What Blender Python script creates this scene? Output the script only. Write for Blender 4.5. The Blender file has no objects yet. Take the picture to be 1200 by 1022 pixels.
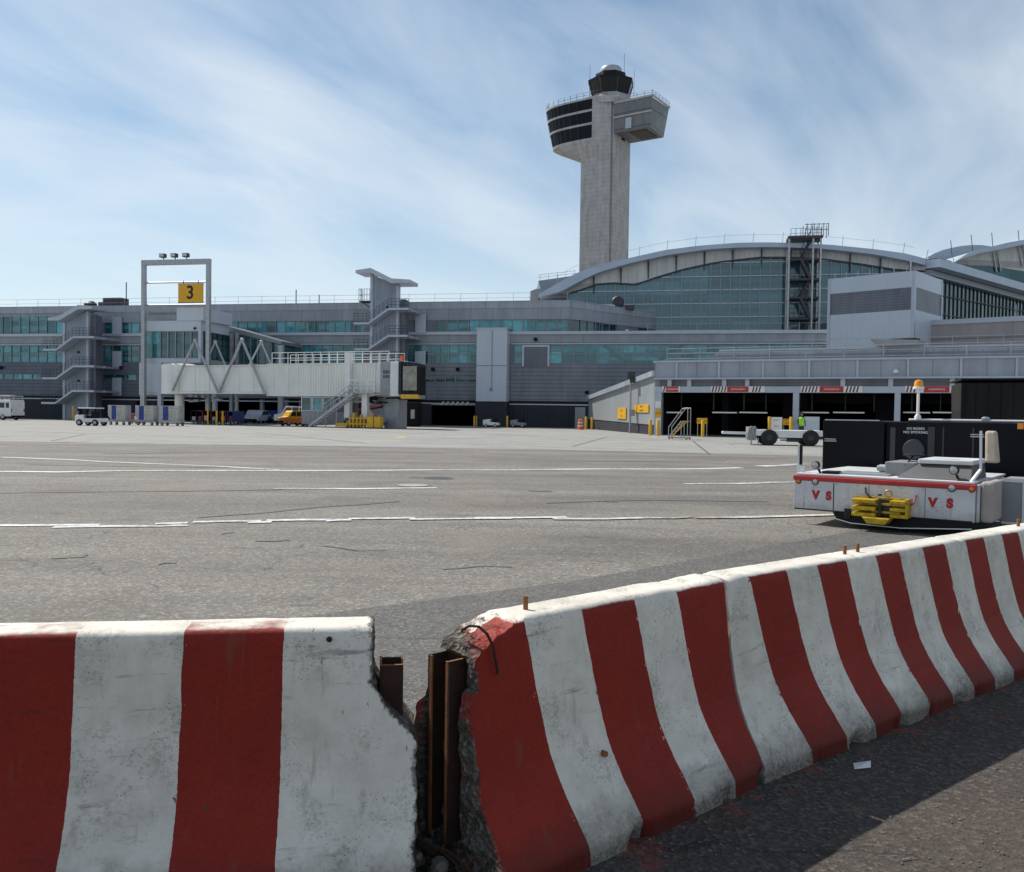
import bpy, math, random
from mathutils import Vector, Matrix, noise
R = math.radians
sc = bpy.context.scene
COL = sc.collection
# ------------------------------------------------------------------ camera
FPX, CX, CY = 1020.0, 600.0, 511.0
PITCH, ROLL = R(1.516), R(0.8)
CAM = Vector((0, 0, 1.5))
fwd = Vector((0, math.cos(PITCH), -math.sin(PITCH)))
r0 = Vector((1, 0, 0)); u0_ = Vector((0, math.sin(PITCH), math.cos(PITCH)))
rgt = r0*math.cos(ROLL)+u0_*math.sin(ROLL)
upv = u0_*math.cos(ROLL)-r0*math.sin(ROLL)
cd = bpy.data.cameras.new('camera'); cam = bpy.data.objects.new('camera', cd); COL.objects.link(cam)
cd.sensor_fit = 'HORIZONTAL'; cd.sensor_width = 36; cd.lens = FPX/1200*36; cd.clip_start = .05; cd.clip_end = 6000
cam.matrix_world = Matrix(((rgt.x, upv.x, -fwd.x, 0), (rgt.y, upv.y, -fwd.y, 0), (rgt.z, upv.z, -fwd.z, CAM.z), (0, 0, 0, 1)))
sc.camera = cam
# ------------------------------------------------------------------ light
SUN_AZ, SUN_EL = R(-46), R(49)          # azimuth clockwise from +Y
w = bpy.data.worlds.new('World'); sc.world = w; w.use_nodes = True
def NT(tree):
    n, l = tree.nodes, tree.links
    def N(t, **k):
        o = n.new(t)
        ins = k.pop('ins', {})
        for a, b in k.items(): setattr(o, a, b)
        for a, b in ins.items():
            if isinstance(b, bpy.types.NodeSocket): l.new(b, o.inputs[a])
            else: o.inputs[a].default_value = b
        return o
    return N, l
wt = w.node_tree; wt.nodes.clear(); N, L = NT(wt)
def math_(N, op, a, b=None, c=None, clamp=False):
    ins = {0: a}
    if b is not None: ins[1] = b
    if c is not None: ins[2] = c
    return N('ShaderNodeMath', operation=op, use_clamp=clamp, ins=ins).outputs[0]
tc = N('ShaderNodeTexCoord')
sky = N('ShaderNodeTexSky', sky_type='NISHITA', sun_disc=False, sun_elevation=SUN_EL, sun_rotation=SUN_AZ, altitude=0, air_density=1.0, dust_density=.6, ozone_density=1.5)
skyc = N('ShaderNodeMix', data_type='RGBA', blend_type='MULTIPLY', ins={0: 1.0, 6: sky.outputs[0], 7: (.82, .96, .98, 1)})
sp = N('ShaderNodeSeparateXYZ', ins={0: tc.outputs['Generated']})
den = math_(N, 'ADD', math_(N, 'MAXIMUM', sp.outputs[2], 0.0), .22)
cb = N('ShaderNodeCombineXYZ', ins={0: math_(N, 'DIVIDE', sp.outputs[0], den), 1: math_(N, 'DIVIDE', sp.outputs[1], den), 2: 0.0})
mp = N('ShaderNodeMapping', vector_type='TEXTURE', ins={'Vector': cb.outputs[0], 'Rotation': (0, 0, R(58)), 'Scale': (1.5, .62, 1)})
n1 = N('ShaderNodeTexNoise', ins={'Vector': mp.outputs[0], 'Scale': 1.5, 'Detail': 9, 'Roughness': .54, 'Distortion': .7})
mp2 = N('ShaderNodeMapping', vector_type='TEXTURE', ins={'Vector': cb.outputs[0], 'Location': (3.1, .7, 0), 'Rotation': (0, 0, R(50)), 'Scale': (2.4, 1.3, 1)})
n2 = N('ShaderNodeTexNoise', ins={'Vector': mp2.outputs[0], 'Scale': 1.0, 'Detail': 5, 'Roughness': .5, 'Distortion': .3})
mr = N('ShaderNodeMapRange', ins={'Value': math_(N, 'ADD', math_(N, 'MULTIPLY', n1.outputs[0], .55), math_(N, 'MULTIPLY', n2.outputs[0], .6)), 'From Min': .47, 'From Max': .76, 'To Min': 0.0, 'To Max': .80})
# thin veil thickens toward the horizon, where one looks through more of it
veil = N('ShaderNodeMapRange', ins={'Value': sp.outputs[2], 'From Min': 0.0, 'From Max': .31, 'To Min': .80, 'To Max': 0.0})
cov = math_(N, 'MAXIMUM', mr.outputs[0], 0.0)
cov = math_(N, 'ADD', cov, math_(N, 'MULTIPLY', veil.outputs[0], math_(N, 'SUBTRACT', 1.0, cov)), clamp=True)
CLOUD = (7.9, 8.6, 9.2, 1)
mix = N('ShaderNodeMix', data_type='RGBA', ins={0: cov, 6: skyc.outputs[2], 7: CLOUD})
bg = N('ShaderNodeBackground', ins={'Color': mix.outputs[2], 'Strength': .105})
wo = N('ShaderNodeOutputWorld', ins={0: bg.outputs[0]})
sd = bpy.data.lights.new('sun', 'SUN'); sd.energy = 5.0; sd.angle = R(.5); sd.color = (1, .95, .87)
sun = bpy.data.objects.new('sun', sd); COL.objects.link(sun)
sv = Vector((math.sin(SUN_AZ)*math.cos(SUN_EL), math.cos(SUN_AZ)*math.cos(SUN_EL), math.sin(SUN_EL)))
sun.rotation_euler = sv.to_track_quat('Z', 'Y').to_euler()
sc.view_settings.view_transform = 'Standard'; sc.view_settings.look = 'None'; sc.view_settings.gamma = 1; sc.view_settings.exposure = 0.0
sc.render.engine = 'CYCLES'
sc.cycles.max_bounces = 8
# ------------------------------------------------------------------ pixel -> place helpers (photo pixels, 1200 wide)
def ray(px, py): return fwd+rgt*((px-CX)/FPX)+upv*((CY-py)/FPX)
def PY(px, py, Y): r = ray(px, py); return CAM+r*(Y/r.y)
def G(px, py, z=0.0): r = ray(px, py); return CAM+r*((z-CAM.z)/r.z)
class Frame:
    """local axes: u along, w away from the camera, z up"""
    def __init__(s, x, y, ang): s.o = Vector((x, y, 0)); s.a = ang; s.u = Vector((math.cos(ang), math.sin(ang), 0)); s.w = Vector((-math.sin(ang), math.cos(ang), 0))
    def uz(s, px, py, w=0.0):
        r = ray(px, py); t = ((s.o-CAM).dot(s.w)+w)/r.dot(s.w); p = CAM+r*t-s.o
        return p.dot(s.u), p.z
    def U(s, px, w=0.0, py=480): return s.uz(px, py, w)[0]
    def W(s, u, w_, z=0): return s.o+s.u*u+s.w*w_+Vector((0, 0, z))
# ------------------------------------------------------------------ objects
def tag(o, label=None, cat=None, group=None, kind=None):
    if label: o['label'] = label
    if cat: o['category'] = cat
    if group: o['group'] = group
    if kind: o['kind'] = kind
    return o
def thing(name, label, cat, loc=(0, 0, 0), rz=0.0, group=None):
    o = bpy.data.objects.new(name, None); COL.objects.link(o); o.location = loc; o.rotation_euler = (0, 0, rz); o.empty_display_size = .2
    return tag(o, label, cat, group)
class MB:
    def __init__(s): s.v = []; s.f = []; s.m = None
    def _a(s, pts, faces):
        b = len(s.v)
        s.v += [tuple(s.m @ Vector(p)) if s.m else tuple(p) for p in pts]
        s.f += [tuple(b+i for i in f) for f in faces]; return s
    def hexa(s, p): return s._a(p, [(0, 3, 2, 1), (4, 5, 6, 7), (0, 1, 5, 4), (1, 2, 6, 5), (2, 3, 7, 6), (3, 0, 4, 7)])
    def box(s, x0, x1, y0, y1, z0, z1): return s.hexa([(x0, y0, z0), (x1, y0, z0), (x1, y1, z0), (x0, y1, z0), (x0, y0, z1), (x1, y0, z1), (x1, y1, z1), (x0, y1, z1)])
    def prism(s, pts, axis, a, b):
        """pts 2d polygon; axis 'z': (x,y); 'y': (x,z); 'x': (y,z)"""
        mk = {'z': lambda p, t: (p[0], p[1], t), 'y': lambda p, t: (p[0], t, p[1]), 'x': lambda p, t: (t, p[0], p[1])}[axis]
        n = len(pts)
        return s._a([mk(p, a) for p in pts]+[mk(p, b) for p in pts], [tuple(range(n-1, -1, -1)), tuple(range(n, 2*n))]+[(i, (i+1) % n, n+(i+1) % n, n+i) for i in range(n)])
    def tube(s, p, q, r, n=6, r2=None):
        p = Vector(p); q = Vector(q); d = (q-p).normalized(); a = d.orthogonal().normalized(); b = d.cross(a); r2 = r if r2 is None else r2
        pts = [p+(a*math.cos(t)+b*math.sin(t))*r for t in [2*math.pi*i/n for i in range(n)]]+[q+(a*math.cos(t)+b*math.sin(t))*r2 for t in [2*math.pi*i/n for i in range(n)]]
        return s._a(pts, [tuple(range(n-1, -1, -1)), tuple(range(n, 2*n))]+[(i, (i+1) % n, n+(i+1) % n, n+i) for i in range(n)])
    def path(s, pts, r, n=6):
        for a, b in zip(pts, pts[1:]): s.tube(a, b, r, n)
        return s
    def bar(s, p, q, wx, wz):
        """rectangular bar from p to q: wx horizontal, wz other thickness"""
        p = Vector(p); q = Vector(q); d = (q-p).normalized(); h = d.cross(Vector((0, 0, 1)))
        if h.length < 1e-3: h = Vector((1, 0, 0))
        h.normalize(); k = h.cross(d).normalized(); h *= wx/2; k *= wz/2
        return s.hexa([p-h-k, p+h-k, q+h-k, q-h-k, p-h+k, p+h+k, q+h+k, q-h+k])
    def lathe(s, prof, c, n=16, sx=1, sy=1, ax='z'):
        pts = []
        for r, z in prof:
            for i in range(n):
                t = 2*math.pi*i/n; a, b = r*math.cos(t)*sx, r*math.sin(t)*sy
                pts.append({'z': (c[0]+a, c[1]+b, c[2]+z), 'x': (c[0]+z, c[1]+a, c[2]+b), 'y': (c[0]+a, c[1]+z, c[2]+b)}[ax])
        m = len(prof); f = [(k*n+i, k*n+(i+1) % n, (k+1)*n+(i+1) % n, (k+1)*n+i) for k in range(m-1) for i in range(n)]
        return s._a(pts, f+[tuple(range(n-1, -1, -1)), tuple((m-1)*n+i for i in range(n))])
    def grid(s, P, nu, nv):
        return s._a([P(i, j) for i in range(nu+1) for j in range(nv+1)], [(i*(nv+1)+j, (i+1)*(nv+1)+j, (i+1)*(nv+1)+j+1, i*(nv+1)+j+1) for i in range(nu) for j in range(nv)])
    def build(s, name, mat, parent=None, smooth=False, bevel=0, label=None):
        me = bpy.data.meshes.new(name); me.from_pydata(s.v, [], s.f); me.update()
        import bmesh
        bm = bmesh.new(); bm.from_mesh(me); bmesh.ops.recalc_face_normals(bm, faces=bm.faces); bm.to_mesh(me); bm.free()
        me.materials.append(mat)
        o = bpy.data.objects.new(name, me); COL.objects.link(o)
        if parent: o.parent = parent
        if smooth:
            for p in me.polygons: p.use_smooth = True
            me.set_sharp_from_angle(angle=R(40))
        if bevel:
            b = o.modifiers.new('bevel', 'BEVEL'); b.width = bevel; b.segments = 2; b.limit_method = 'ANGLE'
        if label: o['label'] = label
        return o
def ground_poly(name, pts, z, mat, kind='structure', thick=0):
    m = MB(); m._a([(p[0], p[1], z) for p in pts], [tuple(range(len(pts)))]); o = m.build(name, mat); tag(o, kind=kind); return o
def each(name, mat, parent, fns):
    """one part object per piece; fns are callables that fill an MB"""
    for fn in fns: m = MB(); fn(m); m.build(name, mat, parent)
def copy_tree(o, parent=None):
    c = o.copy(); COL.objects.link(c)
    if parent: c.parent = parent
    for ch in list(o.children): copy_tree(ch, c)
    return c
# ------------------------------------------------------------------ materials
def new_mat(name):
    m = bpy.data.materials.new(name); m.use_nodes = True; t = m.node_tree; t.nodes.clear(); N, L = NT(t)
    out = N('ShaderNodeOutputMaterial'); b = N('ShaderNodeBsdfPrincipled'); L.new(b.outputs[0], out.inputs[0]); return m, N, L, b
def ramp(N, fac, stops, interp='LINEAR'):
    r = N('ShaderNodeValToRGB', ins={0: fac}); cr = r.color_ramp; cr.interpolation = interp
    while len(cr.elements) > 1: cr.elements.remove(cr.elements[-1])
    cr.elements[0].position = stops[0][0]; cr.elements[0].color = (*stops[0][1], 1) if len(stops[0][1]) == 3 else stops[0][1]
    for p, c in stops[1:]:
        e = cr.elements.new(p); e.color = (*c, 1) if len(c) == 3 else c
    return r.outputs[0]
def mixc(N, f, a, b, mode='MIX'):
    o = N('ShaderNodeMix', data_type='RGBA', blend_type=mode, ins={0: f})
    for i, x in ((6, a), (7, b)):
        if isinstance(x, bpy.types.NodeSocket): o.id_data.links.new(x, o.inputs[i])
        else: o.inputs[i].default_value = (*x, 1) if len(x) == 3 else x
    return o.outputs[2]
def gain(c, g): return tuple(min(1, x*g) for x in c)
def paint(name, col, rough=.5, metal=0.0, var=.18, scale=1.2, bump=0.0, streak=0.0, spec=.5, fine=0):
    """painted or plain surface with uneven tone, optional rain streaks"""
    m, N, L, b = new_mat(name); tc = N('ShaderNodeTexCoord')
    n = N('ShaderNodeTexNoise', ins={'Vector': tc.outputs['Object'], 'Scale': scale, 'Detail': 8, 'Roughness': .6})
    c = ramp(N, n.outputs[0], [(.3, gain(col, 1-var)), (.7, gain(col, 1+var))])
    if streak:
        mp = N('ShaderNodeMapping', ins={'Vector': tc.outputs['Object'], 'Scale': (2.2, 2.2, .09)})
        s = N('ShaderNodeTexNoise', ins={'Vector': mp.outputs[0], 'Scale': 1.6, 'Detail': 6, 'Roughness': .65})
        sf = N('ShaderNodeMapRange', ins={'Value': s.outputs[0], 'From Min': .48, 'From Max': .72, 'To Min': 0.0, 'To Max': streak})
        c = mixc(N, sf.outputs[0], c, gain(col, .45))
    L.new(c, b.inputs['Base Color']); b.inputs['Metallic'].default_value = metal; b.inputs['Specular IOR Level'].default_value = spec
    rr = N('ShaderNodeMapRange', ins={'Value': n.outputs[0], 'To Min': max(0, rough-.1), 'To Max': min(1, rough+.12)}); L.new(rr.outputs[0], b.inputs['Roughness'])
    if bump:
        n3 = N('ShaderNodeTexNoise', ins={'Vector': tc.outputs['Object'], 'Scale': fine or scale*12, 'Detail': 6, 'Roughness': .7})
        bp = N('ShaderNodeBump', ins={'Height': n3.outputs[0], 'Strength': bump, 'Distance': .02}); L.new(bp.outputs[0], b.inputs['Normal'])
    return m
def siding(name, col, pitch=.42, axis=2, joint=0.0, metal=.25, rough=.45, vj=0.0, dirt=.25, groove=.55, spec=.4):
    """sheet cladding: grooves every `pitch` metres along axis (2=z), vertical joints every vj metres"""
    m, N, L, b = new_mat(name); tc = N('ShaderNodeTexCoord'); sp = N('ShaderNodeSeparateXYZ', ins={0: tc.outputs['Object']})
    f = math_(N, 'FRACT', math_(N, 'DIVIDE', sp.outputs[axis], pitch))
    g = math_(N, 'LESS_THAN', f, .12)
    if vj:
        f2 = math_(N, 'FRACT', math_(N, 'DIVIDE', sp.outputs[0], vj)); g = math_(N, 'MAXIMUM', g, math_(N, 'LESS_THAN', f2, .06/vj))
        cell = N('ShaderNodeTexWhiteNoise', noise_dimensions='2D', ins={'Vector': N('ShaderNodeCombineXYZ', ins={0: math_(N, 'FLOOR', math_(N, 'DIVIDE', sp.outputs[0], vj)), 1: math_(N, 'FLOOR', math_(N, 'DIVIDE', sp.outputs[axis], pitch)), 2: 0.0}).outputs[0]}).outputs[0]
    else: cell = None
    mp = N('ShaderNodeMapping', ins={'Vector': tc.outputs['Object'], 'Scale': (.6, .6, .16)})
    n = N('ShaderNodeTexNoise', ins={'Vector': mp.outputs[0], 'Scale': 1.4, 'Detail': 8, 'Roughness': .65})
    c = ramp(N, n.outputs[0], [(.3, gain(col, 1-dirt)), (.68, gain(col, 1+dirt*.6))])
    if cell is not None: c = mixc(N, math_(N, 'MULTIPLY', cell, .22), c, gain(col, .7))
    c = mixc(N, math_(N, 'MULTIPLY', g, groove), c, gain(col, .35))
    L.new(c, b.inputs['Base Color']); b.inputs['Metallic'].default_value = metal; b.inputs['Roughness'].default_value = rough; b.inputs['Specular IOR Level'].default_value = spec
    h = math_(N, 'SMOOTH_MIN', math_(N, 'MULTIPLY', f, 5.0), 1.0, .3)
    bp = N('ShaderNodeBump', ins={'Height': h, 'Strength': .5 if groove > .3 else .12, 'Distance': .03}); L.new(bp.outputs[0], b.inputs['Normal'])
    return m
def glass(name, col=(.02, .075, .085), pane=(1.25, 2.0), var=1.0, refl=.55, rough=.06):
    """tinted curtain-wall glass: dark rooms, blinds, ceilings and reflections painted into the colour pane by pane"""
    m, N, L, b = new_mat(name); tc = N('ShaderNodeTexCoord'); sp = N('ShaderNodeSeparateXYZ', ins={0: tc.outputs['Object']})
    cell = N('ShaderNodeTexWhiteNoise', noise_dimensions='2D', ins={'Vector': N('ShaderNodeCombineXYZ', ins={0: math_(N, 'FLOOR', math_(N, 'DIVIDE', sp.outputs[0], pane[0])), 1: math_(N, 'FLOOR', math_(N, 'DIVIDE', sp.outputs[2], pane[1])), 2: 0.0}).outputs[0]}).outputs[0]
    n = N('ShaderNodeTexNoise', ins={'Vector': tc.outputs['Object'], 'Scale': .8, 'Detail': 4, 'Roughness': .6})
    v = math_(N, 'ADD', math_(N, 'MULTIPLY', cell, .55), math_(N, 'MULTIPLY', n.outputs[0], .5))
    c = ramp(N, v, [(.15, gain(col, 1-.8*var)), (.5, col), (.72, gain(col, 1+.8*var)), (.9, gain(col, 1+2.8*var))])  # brighter panes stand in for reflections, darker ones for unlit rooms
    r2 = N('ShaderNodeTexWhiteNoise', noise_dimensions='2D', ins={'Vector': N('ShaderNodeCombineXYZ', ins={0: math_(N, 'FLOOR', math_(N, 'DIVIDE', sp.outputs[0], pane[0])), 1: 7.3, 2: 0.0}).outputs[0]}).outputs[0]
    zf = math_(N, 'FRACT', math_(N, 'DIVIDE', sp.outputs[2], pane[1]*.62))
    bl = math_(N, 'MULTIPLY', math_(N, 'GREATER_THAN', zf, math_(N, 'ADD', r2, .35)), .45*var)
    c = mixc(N, bl, c, tuple(min(1, x*2.2+.03) for x in col))
    n9 = N('ShaderNodeTexNoise', ins={'Vector': N('ShaderNodeMapping', ins={'Vector': tc.outputs['Object'], 'Scale': (1.2, 1.2, 3.5)}).outputs[0], 'Scale': 1.1, 'Detail': 7, 'Roughness': .75}).outputs[0]
    c = mixc(N, N('ShaderNodeMapRange', ins={'Value': n9, 'From Min': .52, 'From Max': .66, 'To Max': .6*var}).outputs[0], c, gain(col, .25))
    L.new(c, b.inputs['Base Color']); b.inputs['Roughness'].default_value = rough; b.inputs['IOR'].default_value = 1.8 if refl > .5 else 1.5
    b.inputs['Specular Tint'].default_value = (.75, .97, 1, 1)
    nb = N('ShaderNodeTexNoise', ins={'Vector': tc.outputs['Object'], 'Scale': .5, 'Detail': 2})
    bp = N('ShaderNodeBump', ins={'Height': nb.outputs[0], 'Strength': .12, 'Distance': .1}); L.new(bp.outputs[0], b.inputs['Normal'])
    return m
def flat(name, col, rough=.6, metal=0, emit=0):
    m, N, L, b = new_mat(name); tc = N('ShaderNodeTexCoord')
    n = N('ShaderNodeTexNoise', ins={'Vector': tc.outputs['Object'], 'Scale': 3.0, 'Detail': 5})
    L.new(ramp(N, n.outputs[0], [(.3, gain(col, .88)), (.7, gain(col, 1.1))]), b.inputs['Base Color']); b.inputs['Roughness'].default_value = rough; b.inputs['Metallic'].default_value = metal
    if emit: b.inputs['Emission Color'].default_value = (*col, 1); b.inputs['Emission Strength'].default_value = emit
    return m
def asphalt(name, base, agg=.5, size=55.0, patch=.25, warm=(1.05, 1, .93), cracks=True, marks=.0, streaks=0.0):
    m, N, L, b = new_mat(name); tc = N('ShaderNodeTexCoord'); V = tc.outputs['Object']
    big = N('ShaderNodeTexNoise', ins={'Vector': V, 'Scale': .12, 'Detail': 7, 'Roughness': .6})
    mp = N('ShaderNodeMapping', ins={'Vector': V, 'Scale': (.045, .35, 1), 'Rotation': (0, 0, R(4))})
    st = N('ShaderNodeTexNoise', ins={'Vector': mp.outputs[0], 'Scale': 1.6, 'Detail': 9, 'Roughness': .68, 'Distortion': .35})
    mid = N('ShaderNodeTexNoise', ins={'Vector': V, 'Scale': 2.2, 'Detail': 8, 'Roughness': .75})
    vo = N('ShaderNodeTexVoronoi', ins={'Vector': V, 'Scale': size, 'Randomness': 1.0})
    fine = N('ShaderNodeTexNoise', ins={'Vector': V, 'Scale': size*1.6, 'Detail': 3, 'Roughness': .8})
    c = ramp(N, big.outputs[0], [(.3, gain(base, 1-patch)), (.7, tuple(min(1, x*(1+patch)*k) for x, k in zip(base, warm)))])
    c = mixc(N, .5, c, ramp(N, mid.outputs[0], [(.3, gain(base, .72)), (.7, gain(base, 1.25))]))
    if streaks: c = mixc(N, streaks, c, ramp(N, st.outputs[0], [(.32, gain(base, .55)), (.5, base), (.66, gain(base, 1.45))]))
    # aggregate: single stones lighter and darker
    cs = N('ShaderNodeSeparateColor', ins={0: vo.outputs['Color']})
    c = mixc(N, agg, c, mixc(N, 1.0, c, ramp(N, cs.outputs[0], [(.0, (.35,)*3), (.45, (.8,)*3), (.8, (1.2,)*3), (1, (2.3, 2.2, 2.05))]), 'MULTIPLY'))
    c = mixc(N, agg*.8, c, mixc(N, 1.0, c, ramp(N, fine.outputs[0], [(.35, (.55,)*3), (.65, (1.5,)*3)]), 'MULTIPLY'))
    if cracks:
        wv = N('ShaderNodeTexNoise', ins={'Vector': V, 'Scale': .9, 'Detail': 5}); 
        dist = N('ShaderNodeVectorMath', operation='ADD', ins={0: V, 1: N('ShaderNodeVectorMath', operation='SCALE', ins={0: wv.outputs['Color'], 'Scale': 1.6}).outputs[0]})
        cv = N('ShaderNodeTexVoronoi', feature='DISTANCE_TO_EDGE', ins={'Vector': dist.outputs[0], 'Scale': .16})
        gate = N('ShaderNodeTexNoise', ins={'Vector': V, 'Scale': .3, 'Detail': 2})
        k = math_(N, 'MULTIPLY', math_(N, 'LESS_THAN', cv.outputs[0], .0016), math_(N, 'GREATER_THAN', gate.outputs[0], .5))
        c = mixc(N, math_(N, 'MULTIPLY', k, .6), c, gain(base, .3))
    if marks:      # tyre scuffs
        mq = N('ShaderNodeMapping', ins={'Vector': V, 'Scale': (.42, 2.2, 1), 'Rotation': (0, 0, R(-7))})
        mk = N('ShaderNodeTexNoise', ins={'Vector': mq.outputs[0], 'Scale': 2.1, 'Detail': 6, 'Roughness': .7, 'Distortion': .8})
        mf = N('ShaderNodeMapRange', ins={'Value': mk.outputs[0], 'From Min': .60, 'From Max': .70, 'To Min': 0.0, 'To Max': marks})
        c = mixc(N, mf.outputs[0], c, gain(base, .32))
        ob = N('ShaderNodeTexNoise', ins={'Vector': V, 'Scale': .55, 'Detail': 6, 'Roughness': .62, 'Distortion': .3})      # oil-darkened and dusty patches
        c = mixc(N, N('ShaderNodeMapRange', ins={'Value': ob.outputs[0], 'From Min': .54, 'From Max': .68, 'To Max': .42}).outputs[0], c, tuple(x*k for x, k in zip(base, (.55, .5, .46))))
        c = mixc(N, N('ShaderNodeMapRange', ins={'Value': ob.outputs[0], 'From Min': .46, 'From Max': .32, 'To Max': .35}).outputs[0], c, tuple(x*k for x, k in zip(base, (1.35, 1.25, 1.12))))
    L.new(c, b.inputs['Base Color']); b.inputs['Roughness'].default_value = .88; b.inputs['Specular IOR Level'].default_value = .35
    h = math_(N, 'ADD', math_(N, 'MULTIPLY', vo.outputs[0], 1.0), math_(N, 'MULTIPLY', fine.outputs[0], .5))
    bp = N('ShaderNodeBump', ins={'Height': h, 'Strength': .55, 'Distance': .01}); L.new(bp.outputs[0], b.inputs['Normal'])
    return m, N, L, b, c, V
M = {}
M['apron'] = asphalt('apron_asphalt', (.180, .168, .151), .5, 42, .2, marks=.7, streaks=.6)[0]
M['concrete_slab'] = asphalt('apron_concrete', (.285, .282, .268), .25, 30, .10, marks=.2, streaks=.3)[0]
M['service'] = asphalt('service_asphalt', (.118, .115, .110), .6, 62, .2, marks=.4, streaks=.2)[0]
mm, N_, L_, b_, c_, V_ = asphalt('near_asphalt', (.072, .061, .053), .6, 62, .25, marks=.3, streaks=.2)
# red overspray along the foot of the barriers
sp_ = N_('ShaderNodeSeparateXYZ', ins={0: V_})
dl = math_(N_, 'ABSOLUTE', math_(N_, 'ADD', math_(N_, 'ADD', math_(N_, 'MULTIPLY', sp_.outputs[0], .628), math_(N_, 'MULTIPLY', sp_.outputs[1], -.778)), 2.02))
ns = N_('ShaderNodeTexNoise', ins={'Vector': V_, 'Scale': 5.0, 'Detail': 8, 'Roughness': .75})
of = N_('ShaderNodeMapRange', ins={'Value': math_(N_, 'SUBTRACT', ns.outputs[0], math_(N_, 'MULTIPLY', dl, .42)), 'From Min': .5, 'From Max': .66, 'To Min': 0.0, 'To Max': .75})
c2 = mixc(N_, of.outputs[0], c_, (.30, .045, .035)); L_.new(c2, b_.inputs['Base Color']); M['near'] = mm
M['line'] = None
def line_mat():
    m, N, L, b = new_mat('worn_line_paint'); tc = N('ShaderNodeTexCoord'); V = tc.outputs['Object']
    n = N('ShaderNodeTexNoise', ins={'Vector': V, 'Scale': 9.0, 'Detail': 8, 'Roughness': .8}); n2 = N('ShaderNodeTexNoise', ins={'Vector': V, 'Scale': .5, 'Detail': 4})
    f = N('ShaderNodeMapRange', ins={'Value': math_(N, 'ADD', math_(N, 'MULTIPLY', n.outputs[0], .6), math_(N, 'MULTIPLY', n2.outputs[0], .5)), 'From Min': .47, 'From Max': .60})
    L.new(mixc(N, f.outputs[0], (.24, .23, .21), (.68, .68, .66)), b.inputs['Base Color']); b.inputs['Roughness'].default_value = .7; return m
M['line'] = line_mat()
M['yellow_line'] = flat('yellow_line_paint', (.62, .42, .05))
M['panel'] = siding('cladding_panel', (.29, .315, .35), 2.2, 2, vj=2.45, metal=.15)
M['parapet'] = siding('parapet_panel', (.345, .375, .425), 3.0, 2, vj=1.55, metal=.15)
M['siding'] = siding('ribbed_cladding', (.185, .20, .232), .42, 2, metal=.2)
M['siding_dark'] = siding('blue_grey_cladding', (.115, .135, .172), .42, 2, metal=.2)
M['vsiding'] = siding('vertical_cladding', (.27, .31, .37), .30, 0, metal=.2)
M['base'] = siding('dark_base_blockwork', (.036, .038, .05), .2, 2, vj=.4, metal=0, rough=.8)
M['frame_metal'] = paint('pale_metal', (.42, .455, .52), .4, .3, .1, 1.0)
M['mullion'] = paint('mullion_metal', (.22, .25, .28), .4, .4, .1)
M['brace'] = flat('brace_behind_glass', (.09, .2, .21), .3)
M['glass'] = glass('teal_window_glass', (.028, .135, .16))
M['glass_dark'] = glass('dark_window_glass', (.012, .04, .05), refl=.6)
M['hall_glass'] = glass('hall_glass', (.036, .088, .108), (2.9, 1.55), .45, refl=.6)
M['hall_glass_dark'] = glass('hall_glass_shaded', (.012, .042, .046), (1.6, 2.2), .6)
M['roof'] = paint('roof_sheet', (.38, .44, .52), .45, .4, .12, .5)
M['white_panel'] = siding('white_fascia', (.52, .52, .50), 8, 2, vj=1.1, metal=.05, dirt=.2)
M['pale_box'] = paint('pale_blue_cladding', (.50, .55, .615), .5, .05, .05, .25, streak=.12)
M['louvre'] = siding('louvre_band', (.16, .17, .20), .25, 2, metal=.2)
M['beige'] = siding('beige_precast', (.36, .33, .32), 1.75, 2, vj=8.0, metal=0, rough=.75, dirt=.15)
M['black'] = paint('black_paint', (.008, .008, .010), .5, 0, .3, 2, spec=.2)
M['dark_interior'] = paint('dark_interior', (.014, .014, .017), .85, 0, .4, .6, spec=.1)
M['uld'] = paint('container_alloy', (.40, .41, .44), .5, .3, .25, 3, streak=.4)
M['uld_door'] = paint('container_door', (.46, .44, .38), .6, 0, .25, 3, streak=.4)
M['steel'] = paint('galvanised_steel', (.38, .39, .40), .45, .6, .2, 3)
M['dark_steel'] = paint('dark_steel', (.045, .045, .05), .5, .3, .3, 3)
M['bridge_white'] = paint('white_bridge_paint', (.80, .79, .74), .5, 0, .06, .6, streak=.22)
M['concrete'] = siding('board_marked_concrete', (.42, .41, .40), 1.25, 2, metal=0, rough=.85, dirt=.28, groove=.28)
M['yellow'] = paint('yellow_paint', (.70, .40, .02), .45, 0, .15, 4)
M['orange'] = paint('orange_paint', (.75, .16, .02), .5, 0, .15, 4)
M['red'] = paint('red_paint', (.45, .03, .03), .5, 0, .2, 4)
M['white'] = paint('white_paint', (.74, .74, .73), .4, 0, .08, 2)
M['grey'] = paint('grey_paint', (.3, .31, .33), .5, .1, .15, 2)
M['tyre'] = paint('tyre_rubber', (.018, .018, .018), .8, 0, .3, 6)
M['car_glass'] = flat('car_glass', (.015, .02, .025), .08)
M['sign_yellow'] = paint('sign_yellow', (.72, .38, .01), .5, 0, .05, 2)
M['blue'] = paint('blue_paint', (.018, .045, .22), .45, 0, .2, 3)
M['maroon'] = paint('maroon_paint', (.13, .018, .03), .5, 0, .3, 3)
M['tan'] = paint('tan_vinyl', (.52, .42, .33), .6, 0, .15, 5, bump=.3)
M['text_black'] = flat('black_lettering', (.01, .01, .012)); M['text_white'] = flat('white_lettering', (.8, .8, .8)); M['text_red'] = flat('red_lettering', (.45, .02, .02))
M['amber'] = paint('amber_lens', (.85, .32, .01), .15, 0, .1, 4)
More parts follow.
